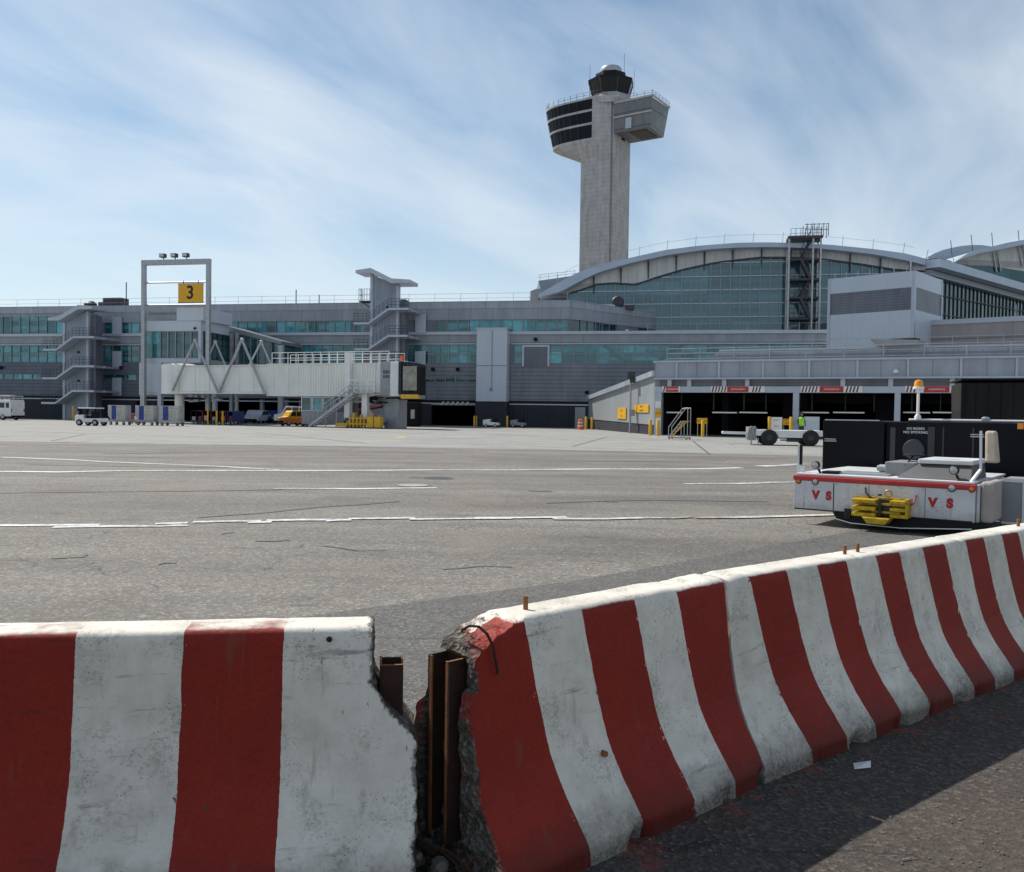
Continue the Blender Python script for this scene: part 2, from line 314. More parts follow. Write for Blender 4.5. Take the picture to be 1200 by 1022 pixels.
M['lens'] = paint('lamp_lens', (.45, .46, .47), .12, .3, .1, 8)
M['skin'] = flat('skin', (.3, .18, .12)); M['trousers'] = flat('dark_trousers', (.02, .025, .04)); M['hivis'] = flat('lime_vest', (.35, .75, .05)); M['hair'] = flat('dark_hair', (.02, .015, .01))
def text(name, body, size, mat, parent, loc, rot, ext=.002, sx=1.0, offset=0.0):
    """flat raised lettering; rot is an euler"""
    cu = bpy.data.curves.new(name, 'FONT'); cu.body = body; cu.size = size; cu.align_x = 'CENTER'; cu.align_y = 'CENTER'; cu.extrude = ext; cu.offset = offset; cu.resolution_u = 4
    t = bpy.data.objects.new(name+'_c', cu); COL.objects.link(t)
    dg = bpy.context.evaluated_depsgraph_get(); me = bpy.data.meshes.new_from_object(t.evaluated_get(dg)); bpy.data.objects.remove(t)
    me.materials.clear(); me.materials.append(mat)
    o = bpy.data.objects.new(name, me); COL.objects.link(o); o.parent = parent; o.location = loc; o.rotation_euler = rot; o.scale = (sx, 1, 1); return o
FRONT = (R(90), 0, 0)        # text upright, facing -w of its frame
# ================================================================== SETTING
ground_poly('ground', [(-900, -60), (900, -60), (900, 1500), (-900, 1500)], 0, M['apron'])
a = G(0, 517.5); b = G(650, 527); c = G(825, 531.5); c2_ = G(1200, 541)
dv = Vector((1, (c2_-c).y/(c2_-c).x))
ground_poly('apron_concrete', [(-400, a.y+3), (a.x, a.y), (b.x, b.y), (c.x, c.y), (c2_.x, c2_.y), (300, c2_.y-40), (300, 190), (-400, 190)], .004, M['concrete_slab'])
p1 = G(380, 720); p2 = G(680, 680); p3 = G(960, 630)
d0 = (p2-p1).normalized(); d1 = (p3-p2).normalized()
ground_poly('service_road', [tuple((p1-d0*40)[:2]), tuple(p1[:2]), tuple(p2[:2]), tuple(p3[:2]), tuple((p3+d1*60)[:2]), (90, -50), (-40, -50)], .004, M['service'])
# painted lines, each a worn strip of its own
def strip(pxs, width, mat, z=.008, wob=.0, seed=1):
    P = [G(x, y) for x, y in pxs]; pts = []
    rnd = random.Random(seed)
    for a, b in zip(P, P[1:]):
        n = max(2, int((b-a).length/1.2))
        for i in range(n): pts.append(a.lerp(b, i/n))
    pts.append(P[-1]); Lf, Rt = [], []
    for i, p in enumerate(pts):
        d = (pts[min(i+1, len(pts)-1)]-pts[max(i-1, 0)]).normalized(); nn = Vector((-d.y, d.x, 0)); s = p+nn*rnd.uniform(-wob, wob); ww = width*rnd.uniform(.85, 1.12)
        Lf.append(s+nn*ww/2); Rt.append(s-nn*ww/2)
    m = MB()
    for i in range(len(pts)-1): m._a([(q.x, q.y, z) for q in (Lf[i], Lf[i+1], Rt[i+1], Rt[i])], [(0, 1, 2, 3)])
    o = m.build('line_marking', mat); tag(o, kind='structure'); return o
for sd0, seg in enumerate([[(-60, 616), (118, 615)], [(64, 617.6), (186, 616.6), (220, 615.6)], [(183, 613.8), (220, 613.4)], [(226, 612.6), (306, 611.2)], [(290, 613.2), (318, 612.9)], [(312, 610.8), (388, 609.6)], [(382, 611.0), (412, 610.4)], [(408, 609), (486, 608)], [(480, 609.6), (600, 608.4)], [(556, 607.6), (664, 607)], [(648, 608.9), (760, 608.2), (812, 606.8)], [(815, 607.6), (905, 606.4), (990, 604)]]): strip(seg, .17, M['line'], z=.008+.0007*sd0, wob=.06, seed=30+sd0)
ck = flat('bitumen_seal', (.10, .093, .085), .8)
for sd0, (seg, wd_) in enumerate([([(0, 578), (90, 577), (180, 576.5), (330, 574)], .07), ([(232, 607), (300, 602), (380, 594), (470, 588)], .09), ([(30, 545), (150, 547), (300, 548.5)], .09), ([(640, 590), (760, 586), (900, 588)], .07), ([(60, 655), (96, 653), (104, 650)], .04), ([(186, 662), (196, 660), (206, 660.5)], .04), ([(300, 634), (322, 634.5), (340, 633.5)], .045), ([(258, 626), (276, 624.5)], .045), ([(480, 560), (530, 560.5)], .4), ([(620, 575.5), (646, 575.5)], .25), ([(700, 588), (725, 589)], .06), ([(120, 532), (300, 529), (520, 531)], .12), ([(560, 540), (700, 541), (850, 540)], .1), ([(380, 640), (420, 646), (452, 645)], .03), ([(520, 668), (560, 664), (600, 665)], .03)]):
    q_ = strip(seg, wd_, ck, z=.006, wob=wd_*.6, seed=60+sd0); q_.name = 'sealed_crack'
strip([(-40, 552.5), (70, 553), (200, 552), (420, 551.5), (600, 551), (700, 550.2), (790, 550), (872, 548.8)], .34, M['line'], wob=.16, seed=4)
strip([(0, 536), (80, 539), (160, 543), (260, 547), (330, 551)], .2, M['line'], wob=.05, seed=5)
strip([(320, 573), (420, 573), (512, 572)], .2, M['line'], wob=.03, seed=6)
strip([(802, 567.3), (865, 567), (905, 565.5), (960, 564.5)], .28, M['line'], wob=.04, seed=7)
strip([(890, 546.5), (915, 545.5), (945, 544)], .45, M['line'], wob=.05, seed=8)
strip([(445, 514), (466, 513.6), (476, 512.2)], .4, M['yellow_line'], z=.012, wob=.02, seed=9)
strip([(0, 519.5), (200, 520.5), (420, 522), (560, 523.5)], .2, M['line'], wob=.05, seed=11)
# slab joints and a sealed crack in the concrete
jm = flat('joint_sealant', (.09, .09, .085), .9)
def joint(a, b, wd=.09):
    p, q = G(*a), G(*b); d = (q-p).normalized(); n = Vector((-d.y, d.x, 0))*wd/2
    o = MB()._a([(v.x, v.y, .010) for v in (p+n, q+n, q-n, p-n)], [(0, 1, 2, 3)]).build('slab_joint', jm); tag(o, kind='structure')
for A, B in [((671, 523.5), (712, 512)), ((812, 517), (832, 533)), ((560, 508), (650, 513)), ((240, 512), (0, 505)), ((300, 507), (430, 520)), ((470, 516), (600, 512)), ((860, 519), (985, 526)), ((100, 509), (60, 517)), ((712, 512), (870, 520)), ((500, 509), (380, 503))]: joint(A, B)
# manhole covers in the apron
for x, y, lab in [(484, 569, 'pale round manhole cover flush in the open apron, nearer of the two'), (513, 560.5, 'dark round drain cover flush in the open apron, farther of the two')]:
    r_ = .22 if x == 632 else .36
    p = G(x, y); o = thing('manhole_cover', lab, 'manhole cover', (p.x, p.y, .004)); MB().lathe([(r_, 0), (r_, .004), (r_*.9, .005)], (0, 0, 0), 24).build('ring', M['apron'], o); MB().lathe([(r_*.87, 0), (r_*.87, .007), (r_*.8, .008)], (0, 0, 0), 24).build('lid', M['concrete'] if x == 484 else M['dark_steel'], o)
# ================================================================== TERMINAL (long low wing)
FA = Frame(-62.3, 105.9, math.atan2(-13.7, 67.7))
U = FA.U
ZT, ZJ, ZA1, ZAT, ZA0, ZB1, ZB0, ZC1, ZC0, ZS = 13.4, 12.7, 11.5, 12.6, 10.2, 8.95, 6.8, 5.4, 4.75, 2.8
UL, UR, UC = -30.0, 118.0, U(667)
term = thing('terminal_building', 'long low grey terminal with teal ribbon windows across the whole left and middle', 'building', FA.o, FA.a)
def solid(name, mat, *boxes, parent=term, **k):
    m = MB()
    for b in boxes: m.box(*b)
    return m.build(name, mat, parent, **k)
D = 26.0
def window(parent, u0, u1, z0, z1, n, w=.18, rows=1, mat=None, fm=None, fw=.09):
    """one window: a sheet of glass with its mullions as a sub-part"""
    g = MB().box(u0, u1, w, w+.06, z0, z1).build('window', mat or M['glass'], parent)
    f = MB(); d0, d1 = w-.10, w-.003
    for i in range(n+1):
        x = u0+(u1-u0)*i/n; f.box(max(u0, x-fw/2), min(u1, x+fw/2), d0, d1, z0, z1)
    for j in range(rows+1):
        z = z0+(z1-z0)*j/rows; f.box(u0, u1, d0+.012, d1-.01, max(z0, z-fw/2), min(z1, z+fw/2))
    f.build('frame', fm or M['mullion'], g); return g
def ribbon(parent, ua, ub, z0, z1, mat_wall, wins, name='wall_band', rows=1, pane=1.25, depth=.5, gm=None, per=6):
    """a storey strip: solid behind and between the given glazed stretches"""
    m = MB(); wins = sorted(wins); m.box(ua, ub, .34, depth, z0, z1); cur = ua
    for a, b in wins:
        if a > cur: m.box(cur, a, 0.0, .337, z0, z1)
        cur = b
    if cur < ub: m.box(cur, ub, 0.0, .337, z0, z1)
    m.build(name, mat_wall, parent)
    for a, b in wins:
        n = max(1, round((b-a)/pane)); k = max(1, math.ceil(n/per)); e = (b-a)/k
        for i in range(k): window(parent, a+i*e+.004, a+(i+1)*e-.004, z0, z1, max(1, round(n/k)), rows=rows, mat=gm)
# upper storey (ends at the corner), parapets and bands
solid('parapet', M['parapet'], (UL, UC, -.06, .44, ZJ, ZT), (UL, UC, -.10, .5, ZT+.003, ZT+.08))
solid('wall_band', M['panel'], (U(115), UC, 0, .5, ZA1, ZJ-.003), (UL, U(115)-.003, 0, .5, ZAT, ZJ-.003))
ribbon(term, UL, U(115), ZA0, ZAT-.003, M['siding_dark'], [(UL+2, U(75))])
ribbon(term, U(115)+.003, UC, ZA0, ZA1-.003, M['siding'], [(U(122), U(163)), (U(255), U(426)), (U(510), UC-.3)])
solid('ledge', M['frame_metal'], (UL, UR, -.22, .4, ZA0-.32, ZA0-.003), (UL, UR, -.12, .4, ZB1-.12, ZB1-.003))
solid('wall_band', M['panel'], (UL, UR, 0, .5, ZB1, ZA0-.323))
ribbon(term, UL, UR, ZB0, ZB1-.123, M['siding'], [(UL+2, U(75)), (U(121), U(163)), (U(327), U(426)), (U(471), U(558)), (U(601), U(612)), (U(643), UR-12)], rows=2)
ribbon(term, UL, U(163), ZC1+.003, ZB0-.003, M['siding_dark'], [], name='wall')
solid('wall', M['siding'], (U(163)+.003, UR, 0, .5, ZC1+.003, ZB0-.003))
ribbon(term, UL, U(163), ZC0, ZC1, M['siding_dark'], [(UL+2, U(48)), (U(121), U(163)-.4)], name='wall')
ribbon(term, U(163)+.003, UR, ZC0, ZC1, M['siding'], [(U(497), U(560)-.2)], name='wall', gm=M['glass_dark'])
solid('wall', M['siding_dark'], (UL, U(163), 0, .5, ZS+.003, ZC0-.003)); solid('wall', M['siding'], (U(163)+.003, UR, 0, .5, ZS+.003, ZC0-.003))
solid('trim', M['black'], (UL, UR, -.05, .6, ZS-.16, ZS)); solid('trim', M['frame_metal'], (UL, UR, -.08, .6, ZS-.42, ZS-.30))
# ground floor: dark wall with open bays
bays = [(U(160), U(165)), (U(188), U(352)), (U(505), U(560))]
bm_ = MB(); cur = UL
for a, b in bays: bm_.box(cur, a, .02, .5, 0, ZS-.163); cur = b
bm_.box(cur, UR, .02, .5, 0, ZS-.163); bm_.build('base_wall', M['base'], term)
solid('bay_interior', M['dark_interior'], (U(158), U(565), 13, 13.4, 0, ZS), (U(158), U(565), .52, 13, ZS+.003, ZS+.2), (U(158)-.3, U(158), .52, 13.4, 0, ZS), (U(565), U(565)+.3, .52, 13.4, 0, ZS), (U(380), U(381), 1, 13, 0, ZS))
solid('soffit_band', M['grey'], (U(505), U(560), -.03, .4, 2.25, ZS-.43))
hz = MB()
for i in range(6): u = U(516)+i*.55; hz.hexa([(u, -.05, 2.3), (u+.22, -.05, 2.3), (u+.22, -.03, 2.3), (u, -.03, 2.3), (u+.25, -.05, 2.62), (u+.47, -.05, 2.62), (u+.47, -.03, 2.62), (u+.25, -.03, 2.62)])
hz.build('hazard_stripes', M['white'], term)
for px in (270, 306, 335, 352): solid('column', M['grey'], (U(px)-.18, U(px)+.18, .05, .5, 0, ZS-.165))
# roofs
RTC = Vector((16.6, 102, 0))-FA.o; rc = (RTC.dot(FA.u), RTC.dot(FA.w))
MB().prism([(UL, .1), (UC-.05, .1), (rc[0], rc[1]+.1), (rc[0], D), (UL, D)], 'z', ZJ-.4, ZJ-.02).build('roof', M['grey'], term)
MB().prism([(UC+.2, .5), (UR, .5), (UR, 14), (rc[0]+4, 14), (rc[0]+.2, rc[1]-.1)], 'z', ZB1+.3, ZA0-.1).build('roof', M['grey'], term)
solid('wall', M['siding'], (UL-.3, UL-.003, 0, D, 0, ZT))
# oblique return of the upper storey
RT = thing('return_wing', 'angled grey upper storey block with dark windows running back from the terminal corner', 'building', FA.W(UC, 0), 0)
q = Vector((16.6, 102, 0))-FA.W(UC, 0); RT.rotation_euler.z = math.atan2(q.y, q.x); Lr = q.length
solid('parapet', M['parapet'], (.0, Lr, -.06, .4, ZJ, ZT), (0, Lr, -.10, .45, ZT+.003, ZT+.08), parent=RT)
solid('wall_band', M['panel'], (0.02, Lr, 0, .5, ZA1, ZJ-.003), parent=RT)
ribbon(RT, .02, Lr, ZA0, ZA1-.003, M['siding'], [(.5, Lr*.52), (Lr*.78, Lr*.9)], name='wall', gm=M['glass_dark'])
MB().box(Lr*.62, Lr*.66, -.04, .1, ZA0, ZA1-.4).build('door', M['white'], RT)
# pale diagonal braces standing just behind the lower ribbon
for (xa, ya, xb, yb) in [(707, 404, 732, 424), (732, 424, 770, 424), (770, 424, 802, 403), (470, 0, 0, 0)][:3]:
    a, b = FA.uz(xa, ya), FA.uz(xb, yb); MB().bar((a[0], .165, a[1]), (b[0], .165, b[1]), .02, .3).build('brace', M['brace'], term)
# corner posts and plain panels
solid('wall_panel', M['louvre'], (U(483), U(508), -.05, .1, ZA0+.003, ZA1+.0))
sh = MB().box(U(613.5), U(641), -.12, .1, ZB0-.28, ZB1-.4).build('roller_shutter', M['louvre'], term)
MB().box(U(613.5)-.22, U(641)+.22, -.16, -.121, ZB1-.398, ZB1-.2).box(U(613.5)-.2, U(613.5)-.003, -.16, .0, ZB0-.3, ZB1-.4).box(U(641)+.003, U(641)+.2, -.16, .0, ZB0-.3, ZB1-.4).build('frame', M['frame_metal'], sh)
# pale projecting shaft
sf = MB().box(U(561), U(596), -1.3, -.003, ZS-.1, 10.35).build('shaft', M['pale_box'], term)
MB().box(U(561)-.15, U(596)+.1, -1.36, -.01, 10.353, 10.5).build('cap', M['frame_metal'], sf)
MB().box(U(578.5), U(578.5)+.08, -1.34, -1.303, 3.9, 10.2).box(U(561), U(596), -1.34, -1.303, 6.45, 6.53).box(U(577), U(580), -1.40, -1.303, 3.8, 4.1).build('conduit', M['mullion'], sf)
solid('base_wall', M['base'], (U(560), U(597), -1.25, .0, 0, ZS-.105))
# wall-mounted floodlights and roof rail
for px, py in [(508, 433), (537, 433), (688, 460), (628, 398), (3, 431), (143, 431)]:
    u, z = FA.uz(px, py); MB().lathe([(.05, -.45), (.2, -.35), (.22, -.2), (.08, -.1), (.06, 0)], (u, 0, z), 10, ax='y').build('floodlight', M['black'], term)
def railing(parent, pts, h=1.1, step=1.5, rails=(.5, 1.0), r=.025, mat=None, name='railing'):
    m = MB()
    for a, b in zip(pts, pts[1:]):
        a = Vector(a); b = Vector(b); n = max(1, int(round((b-a).length/step)))
        for i in range(n+1): p = a.lerp(b, i/n); m.tube(p, p+Vector((0, 0, h)), r, 5)
        for k in rails: m.tube(a+Vector((0, 0, h*k)), b+Vector((0, 0, h*k)), r*.8, 5)
    return m.build(name, mat or M['steel'], parent)
railing(term, [(UL, .3, ZT), (UC-.4, .3, ZT)], 1.0, 2.9, rails=(.45, .95), r=.02)
railing(term, [(UC+3, .3, ZA0), (UR, .3, ZA0)], .8, 5, rails=(.95,), r=.016)
# rooftop equipment on the wing
def roof_unit(px, py, wd, h, lab, mat, kind='box', z=ZJ, w=2.0):
    u, _ = FA.uz(px, py, w); p = FA.W(u, w, z)
    o = thing('roof_unit', lab, 'roof equipment', p, FA.a)
    if kind == 'fan': MB().lathe([(.5, 0), (.5, .5), (.75, .7), (.75, 1.3), (.4, 1.6)], (0, 0, 0), 14).build('fan_housing', mat, o); MB().box(-.6, .6, -.6, .6, -.6, .0).build('base', M['grey'], o)
    elif kind == 'mast': MB().tube((0, 0, -.3), (0, 0, h), .06).build('mast', mat, o); MB().box(-.25, .25, -.25, .25, -.4, 0).build('foot', M['grey'], o)
    else: MB().box(-wd/2, wd/2, -.8, .8, -.1, h).build('housing', mat, o, bevel=.05); MB().box(-wd/2+.1, wd/2-.1, -.84, -.803, .1, h*.7).build('grille', M['dark_steel'], o)
    return o
roof_unit(106, 350, 1, 1, 'round dark roof fan above the left stair tower', M['dark_steel'], 'fan')
roof_unit(126, 350, 1.4, 1.4, 'low dark roof vent just right of the round roof fan', M['dark_steel'])
roof_unit(136, 350, 2.4, 1.9, 'larger dark slanting roof unit left of the gate portal', M['dark_steel'])
roof_unit(148, 350, .3, 3.8, 'thin mast standing on the roof left of the gate portal', M['dark_steel'], 'mast')
roof_unit(347, 350, .3, 2.6, 'thin mast on the roof between gate portal and stair tower', M['dark_steel'], 'mast')
roof_unit(374, 350, .3, 2.0, 'shortest thin mast on the roof nearest the middle stair tower', M['dark_steel'], 'mast')
# satellite-dish like unit on the return wing roof
sd_ = thing('roof_dish', 'dark and silver dish unit on the roof of the angled block', 'roof equipment', PY(722, 357, 98.5))
MB().lathe([(.05, -.3), (.6, -.15), (.7, 0), (.6, -.05)], (.2, 0, .3), 14, ax='y').build('dish', M['dark_steel'], sd_); MB().tube((.2, 0, -.8), (.2, 0, .3), .08).build('stand', M['steel'], sd_); MB().box(-1.3, -.2, -.5, .5, -.6, -.1).build('motor_box', M['frame_metal'], sd_); MB().box(1.0, 2.0, -.5, .5, -.6, -.1).build('cabinet', M['dark_steel'], sd_)
# ------------------------------------------------------------------ stair towers
def stair_tower(lab, px0, px1, pyt0, pyt1, levels, flip, w0=-3.2, cap=1.6):
    """free-standing egress stair: a tall slab wall with flights and landings on its front"""
    fr = Frame(*FA.W(U(px0, w0), w0)[:2], FA.a); uu = lambda px, py=480: fr.uz(px, py)
    o = thing('stair_tower', lab, 'stair tower', fr.o, fr.a)
    ub = uu(px1)[0]; z0, z1 = uu(px0, pyt0)[1], uu(px1, pyt1)[1]
    MB().prism([(0, 0), (ub, 0), (ub, z1), (0, z0)], 'y', 0, .35).build('wall', M['vsiding'], o)
    MB().box(-.12, .18, -.08, .45, 0, z0-.1).box(ub-.18, ub+.12, -.08, .45, 0, z1-.1).build('column', M['frame_metal'], o)
    # roof: sloping middle with flat wings
    c = MB(); t = .5
    for poly in ([(-cap, z0), (.35, z0), (.35, z0+t), (-cap, z0+t*.6)], [(.353, z0), (ub-.3, z1), (ub-.3, z1+t), (.353, z0+t)], [(ub-.297, z1), (ub+cap*1.3, z1), (ub+cap*1.3, z1+t*.7), (ub-.297, z1+t)]):
        c.prism(poly, 'y', -1.3, 1.6)
    c.build('roof', M['frame_metal'], o)
    for (pa, pb, pc, pd, lo, hi) in levels:     # left px, slope start, slope end, right px, y low, y high
        u = [uu(x)[0] for x in (pa, pb, pc, pd)]; zl = uu(pb, lo)[1]; zh = uu(pc, hi)[1]; f = MB(); t = .22
        for poly in ([(u[0], zl-t), (u[1], zl-t), (u[1], zl), (u[0], zl)], [(u[1]+.003, zl-t), (u[2], zh-t), (u[2], zh), (u[1]+.003, zl)], [(u[2]+.003, zh-t), (u[3], zh-t), (u[3], zh), (u[2]+.003, zh)]):
            f.prism(poly, 'y', -1.6, -.09)
        f.build('flight', M['frame_metal'], o)
        MB().prism([(u[2]+.003, zh-t), (u[3], zh-t), (u[3], zh), (u[2]+.003, zh)], 'y', .36, 3.1).build('landing', M['frame_metal'], o)
        r = MB()
        for hh in (.35, .65, .95): r.path([(u[0], -1.55, zl+hh), (u[1], -1.55, zl+hh), (u[2], -1.55, zh+hh), (u[3], -1.55, zh+hh)], .022, 5)
        n = int((u[3]-u[0])/.45)
        for i in range(n+1):
            x = u[0]+(u[3]-u[0])*i/n; z = zl if x < u[1] else zh if x > u[2] else zl+(zh-zl)*(x-u[1])/(u[2]-u[1]); r.tube((x, -1.55, z), (x, -1.55, z+.95), .02, 4)
        r.build('handrail', M['dark_steel'], o)
    # open shaft behind with door panels
    bk = MB()
    bk.box(ub+.15, ub+.7, .4, 1.5, 0, z1-.5 if z1 < 13 else ZT); bk.build('shaft', M['louvre'], o)
    for k in range(3):
        z = [ZS+.1, ZC1+.6, ZB1+1.1][k]; MB().box(ub+1.0, ub+2.2, 2.9, 3.1, z, z+2.1).build('door', M['frame_metal'], o)
    lz = [z0-3.5-i*3.3 for i in range(4)]
    for z in lz[:3]: MB().lathe([(.05, -.18), (.14, -.12), (.14, -.02), (.05, 0)], (ub*.62, 0, z), 8, ax='y').build('lamp', M['black'], o)
    return o, fr, uu
stair_tower('grey stair tower with zigzag landings near the left edge', 75, 103, 377, 364, [(62, 77, 97, 121, 410, 395.5), (61, 77, 97, 121, 443, 429), (60, 76, 96, 121, 471.5, 457.5)], False, cap=1.1)
tw, fr2, uu2 = stair_tower('taller stair tower with a butterfly shaped top above the middle of the terminal', 434, 465, 322, 334, [(420, 437, 460, 483, 379.5, 363), (421, 437, 460, 482, 409.5, 394), (421, 437, 460, 483, 441, 424), (421, 437, 460, 483, 470, 453)], True, cap=1.3)
a_, z_ = uu2(422, 353)
lp = thing('roof_platform', 'small caged steel platform hanging on the left of the taller stair tower', 'platform', fr2.W(a_, .2, z_), FA.a)
MB().box(0, 1.2, -.6, .6, -.12, 0).build('floor', M['dark_steel'], lp); railing(lp, [(0, -.55, 0), (1.2, -.55, 0)], 1.25, .3, r=.025, mat=M['dark_steel'], name='railing'); railing(lp, [(0, .55, 0), (0, -.55, 0)], 1.25, .55, r=.03, mat=M['dark_steel'], name='railing'); MB().bar((.2, 0, -.1), (1.2, 0, -.75), .1, .1).build('bracket', M['dark_steel'], lp)
# ================================================================== HALL WITH CURVED ROOF
FH = Frame(16.6, 102, FA.a)
hall = thing('curved_roof_hall', 'large glass terminal hall under a long arched metal roof', 'building', FH.o, FH.a)
top_px = [(631, 345), (648, 335), (677, 319), (711, 308), (739, 302), (779, 293), (818, 288), (864, 284.5), (903, 284), (940, 285), (975, 287), (1025, 292), (1062, 297), (1084, 303)]
bot_px = [(640, 349), (657, 348), (676, 337), (699, 324), (739, 311), (787, 301), (835, 294), (889, 292), (930, 292.5), (975, 295), (1025, 301), (1062, 309), (1084, 314)]
def interp(P, x):
    if x <= P[0][0]: return P[0][1]
    for (a, b), (c, d) in zip(P, P[1:]):
        if x <= c: return b+(d-b)*(x-a)/(c-a)
    return P[-1][1]
TP = [FH.uz(*p, -1.6) for p in top_px]; BP = [FH.uz(*p, -1.6) for p in bot_px]
us = [TP[0][0]+(TP[-1][0]-TP[0][0])*i/40 for i in range(41)]
zt = [interp(TP, u) for u in us]; zb = [zt[i]-(zt[i]-interp(BP, us[i]))*.68 for i in range(41)]
m = MB(); lo = [(us[i], max(zb[i], zt[0]-.5)) for i in range(41)]
m.prism([(us[i], zt[i]) for i in range(41)]+[(us[i], min(zb[i], zt[i]-.35)) for i in range(40, -1, -1)], 'y', -1.6, -.4)
m.build('roof_edge', M['roof'], hall, smooth=True)
cw = Vector((66, 112, 0)); q = cw-FH.W(us[-1], -1.6); 
m = MB(); n = 40
def roofP(i, j):
    t = j/6; u = us[i]; dep = 1+t*34; return (u, dep-1.4, zt[i]-.06-.0*t)
m.grid(lambda i, j: roofP(i, j), 40, 6); m.grid(lambda i, j: (roofP(i, j)[0], roofP(i, j)[1], roofP(i, j)[2]-.4), 40, 6); m.build('roof', M['roof'], hall, smooth=True)
# glass wall with white panels above it
gt_px = [(667, 343), (672, 342), (701, 332), (722, 331), (745, 333), (767, 325), (801, 315), (838, 307), (889, 301), (923, 301), (965, 303), (1010, 309), (1050, 315.5), (1084, 317)]
GT = [FH.uz(*p, 0) for p in gt_px]
gu = [GT[0][0]+(GT[-1][0]-GT[0][0])*i/36 for i in range(37)]; ZG0 = ZA0-.4
m = MB(); m.prism([(gu[0], ZG0)]+[(gu[-1], ZG0)]+[(gu[i], interp(GT, gu[i])) for i in range(36, -1, -1)], 'y', 0.1, .2); gw = m.build('glass_wall', M['hall_glass'], hall)
m = MB(); m.prism([(gu[i], interp(GT, gu[i])+.004) for i in range(37)]+[(gu[i], interp(list(zip(us, zb)), gu[i])+.25) for i in range(36, -1, -1)], 'y', -.1, .25); m.build('fascia', M['white_panel'], hall)
f = MB()
for i in range(37): f.box(gu[i]-.05, gu[i]+.05, -.06, .098, ZG0, interp(GT, gu[i]))
f.build('mullion', M['mullion'], gw)
f = MB(); z = ZG0+1.55
while z < 21:
    a = [u for u in gu if interp(GT, u) > z]
    if a: f.box(a[0], a[-1], -.02, .094, z-.05, z+.05)
    z += 1.55
f.build('transom', M['frame_metal'], gw)
for i in range(0, 41, 3):
    if zt[i]-zb[i] > .1 and us[i] > gu[0]: MB().hexa([(us[i]-.05, -.4, zb[i]-.1), (us[i]+.05, -.4, zb[i]-.1), (us[i]+.05, -.12, zb[i]-2.0), (us[i]-.05, -.12, zb[i]-2.0), (us[i]-.1, -.4, zb[i]-.0), (us[i]+.1, -.4, zb[i]), (us[i]+.1, -.1, zb[i]+.0), (us[i]-.1, -.1, zb[i])]).build('bracket', M['dark_steel'], hall)
m = MB(); m.prism([(gu[i], interp(GT, gu[i])) for i in range(37)]+[(gu[i], interp(GT, gu[i])-.18) for i in range(36, -1, -1)], 'y', -.12, -.07); m.build('glazing_cap', M['dark_steel'], hall)
# thin wire rail and lightning rods along the arch
m = MB()
for i in range(2, 40, 3): m.tube((us[i], -1.2, zt[i]), (us[i]+.1, -1.2, zt[i]+1.2), .035, 4)
for i in range(2, 39, 1): m.tube((us[i], -1.2, zt[i]+.95), (us[i+1], -1.2, zt[i+1]+.95), .018, 4)
m.build('railing', M['steel'], hall)
# right-hand facade running back from the corner
cor = FH.W(gu[-1], 0); far = Vector((70, 115.5, 0)); q = far-cor; FR = Frame(cor.x, cor.y, math.atan2(q.y, q.x)); LR = q.length
side = thing('hall_side_wing', 'shaded glass side of the hall falling away to the right edge', 'building', FR.o, FR.a)
zc = zt[-1]
z1 = FR.uz(1200, 336, -.8); kz = (z1[1]-zc)/(z1[0])
m = MB(); m.prism([(-.4, zc-.9), (LR, zc-.9+kz*LR), (LR, zc+kz*LR), (-.4, zc)], 'y', -1.8, 1.5); m.build('roof_edge', M['roof'], side)
m = MB(); m.prism([(0, zc-1.0), (LR, zc-1.0+kz*LR), (LR, zc-1.6+kz*LR), (0, zc-1.6)], 'y', -.6, .5); m.build('fascia', M['mullion'], side)
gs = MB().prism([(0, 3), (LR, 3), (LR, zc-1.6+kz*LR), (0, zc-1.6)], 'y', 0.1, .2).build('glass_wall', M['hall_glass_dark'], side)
f = MB()
for i in range(0, 33): u = LR*i/32; f.box(u-.035, u+.035, -.02, .098, 3, zc-1.55+kz*u)
for z in (11.0, 13.3, 15.4): f.box(0, LR, -.08, .094, z-.05, z+.05)
f.build('mullion', M['dark_steel'], gs)
m = MB(); rnd = random.Random(2)
for i in range(9): u = 1+i*3.4; m.tube((u, .5, zc-.1+kz*u), (u+rnd.uniform(-.5, .6), .5, zc+1.5+kz*u), .03, 4)
m.build('rod', M['dark_steel'], side)
m = MB().box(.5, 3.5, -1.2, 1.2, zc-.1, zc+.25); m.build('roof_patch', M['dark_steel'], side)
# second arched roof beyond on the right
FB = Frame(*PY(1088, 300, 128)[:2], R(6))
h2 = thing('second_hall', 'pale panelled second roof arch rising at the right edge beyond the hall', 'building', FB.o, FB.a)
def poly2(name, mat, pts, w0, w1): return MB().prism([FB.uz(x, y, w0) for x, y in pts], 'y', w0, w1).build(name, mat, h2)
poly2('roof', M['roof'], [(1088, 301), (1095, 297), (1105, 293), (1115, 290.5), (1128, 288), (1141, 287), (1152, 287.3), (1163, 289), (1190, 296), (1190, 330), (1088, 330)], 8, 30)
poly2('roof_edge', M['roof'], [(1119, 307), (1134, 301), (1150, 296.5), (1166, 293.5), (1200, 286.5), (1240, 281), (1240, 274), (1200, 281), (1180, 284.5), (1166, 288), (1150, 292), (1134, 297)], -2, 4)
poly2('fascia', M['white_panel'], [(1119, 307), (1134, 301), (1150, 296.5), (1166, 293.5), (1200, 286.5), (1240, 281), (1240, 322), (1200, 318), (1160, 311.5), (1135, 311)], 0, .5)
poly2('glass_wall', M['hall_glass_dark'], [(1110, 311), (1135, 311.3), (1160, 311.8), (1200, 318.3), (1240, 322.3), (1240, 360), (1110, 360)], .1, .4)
m = MB()
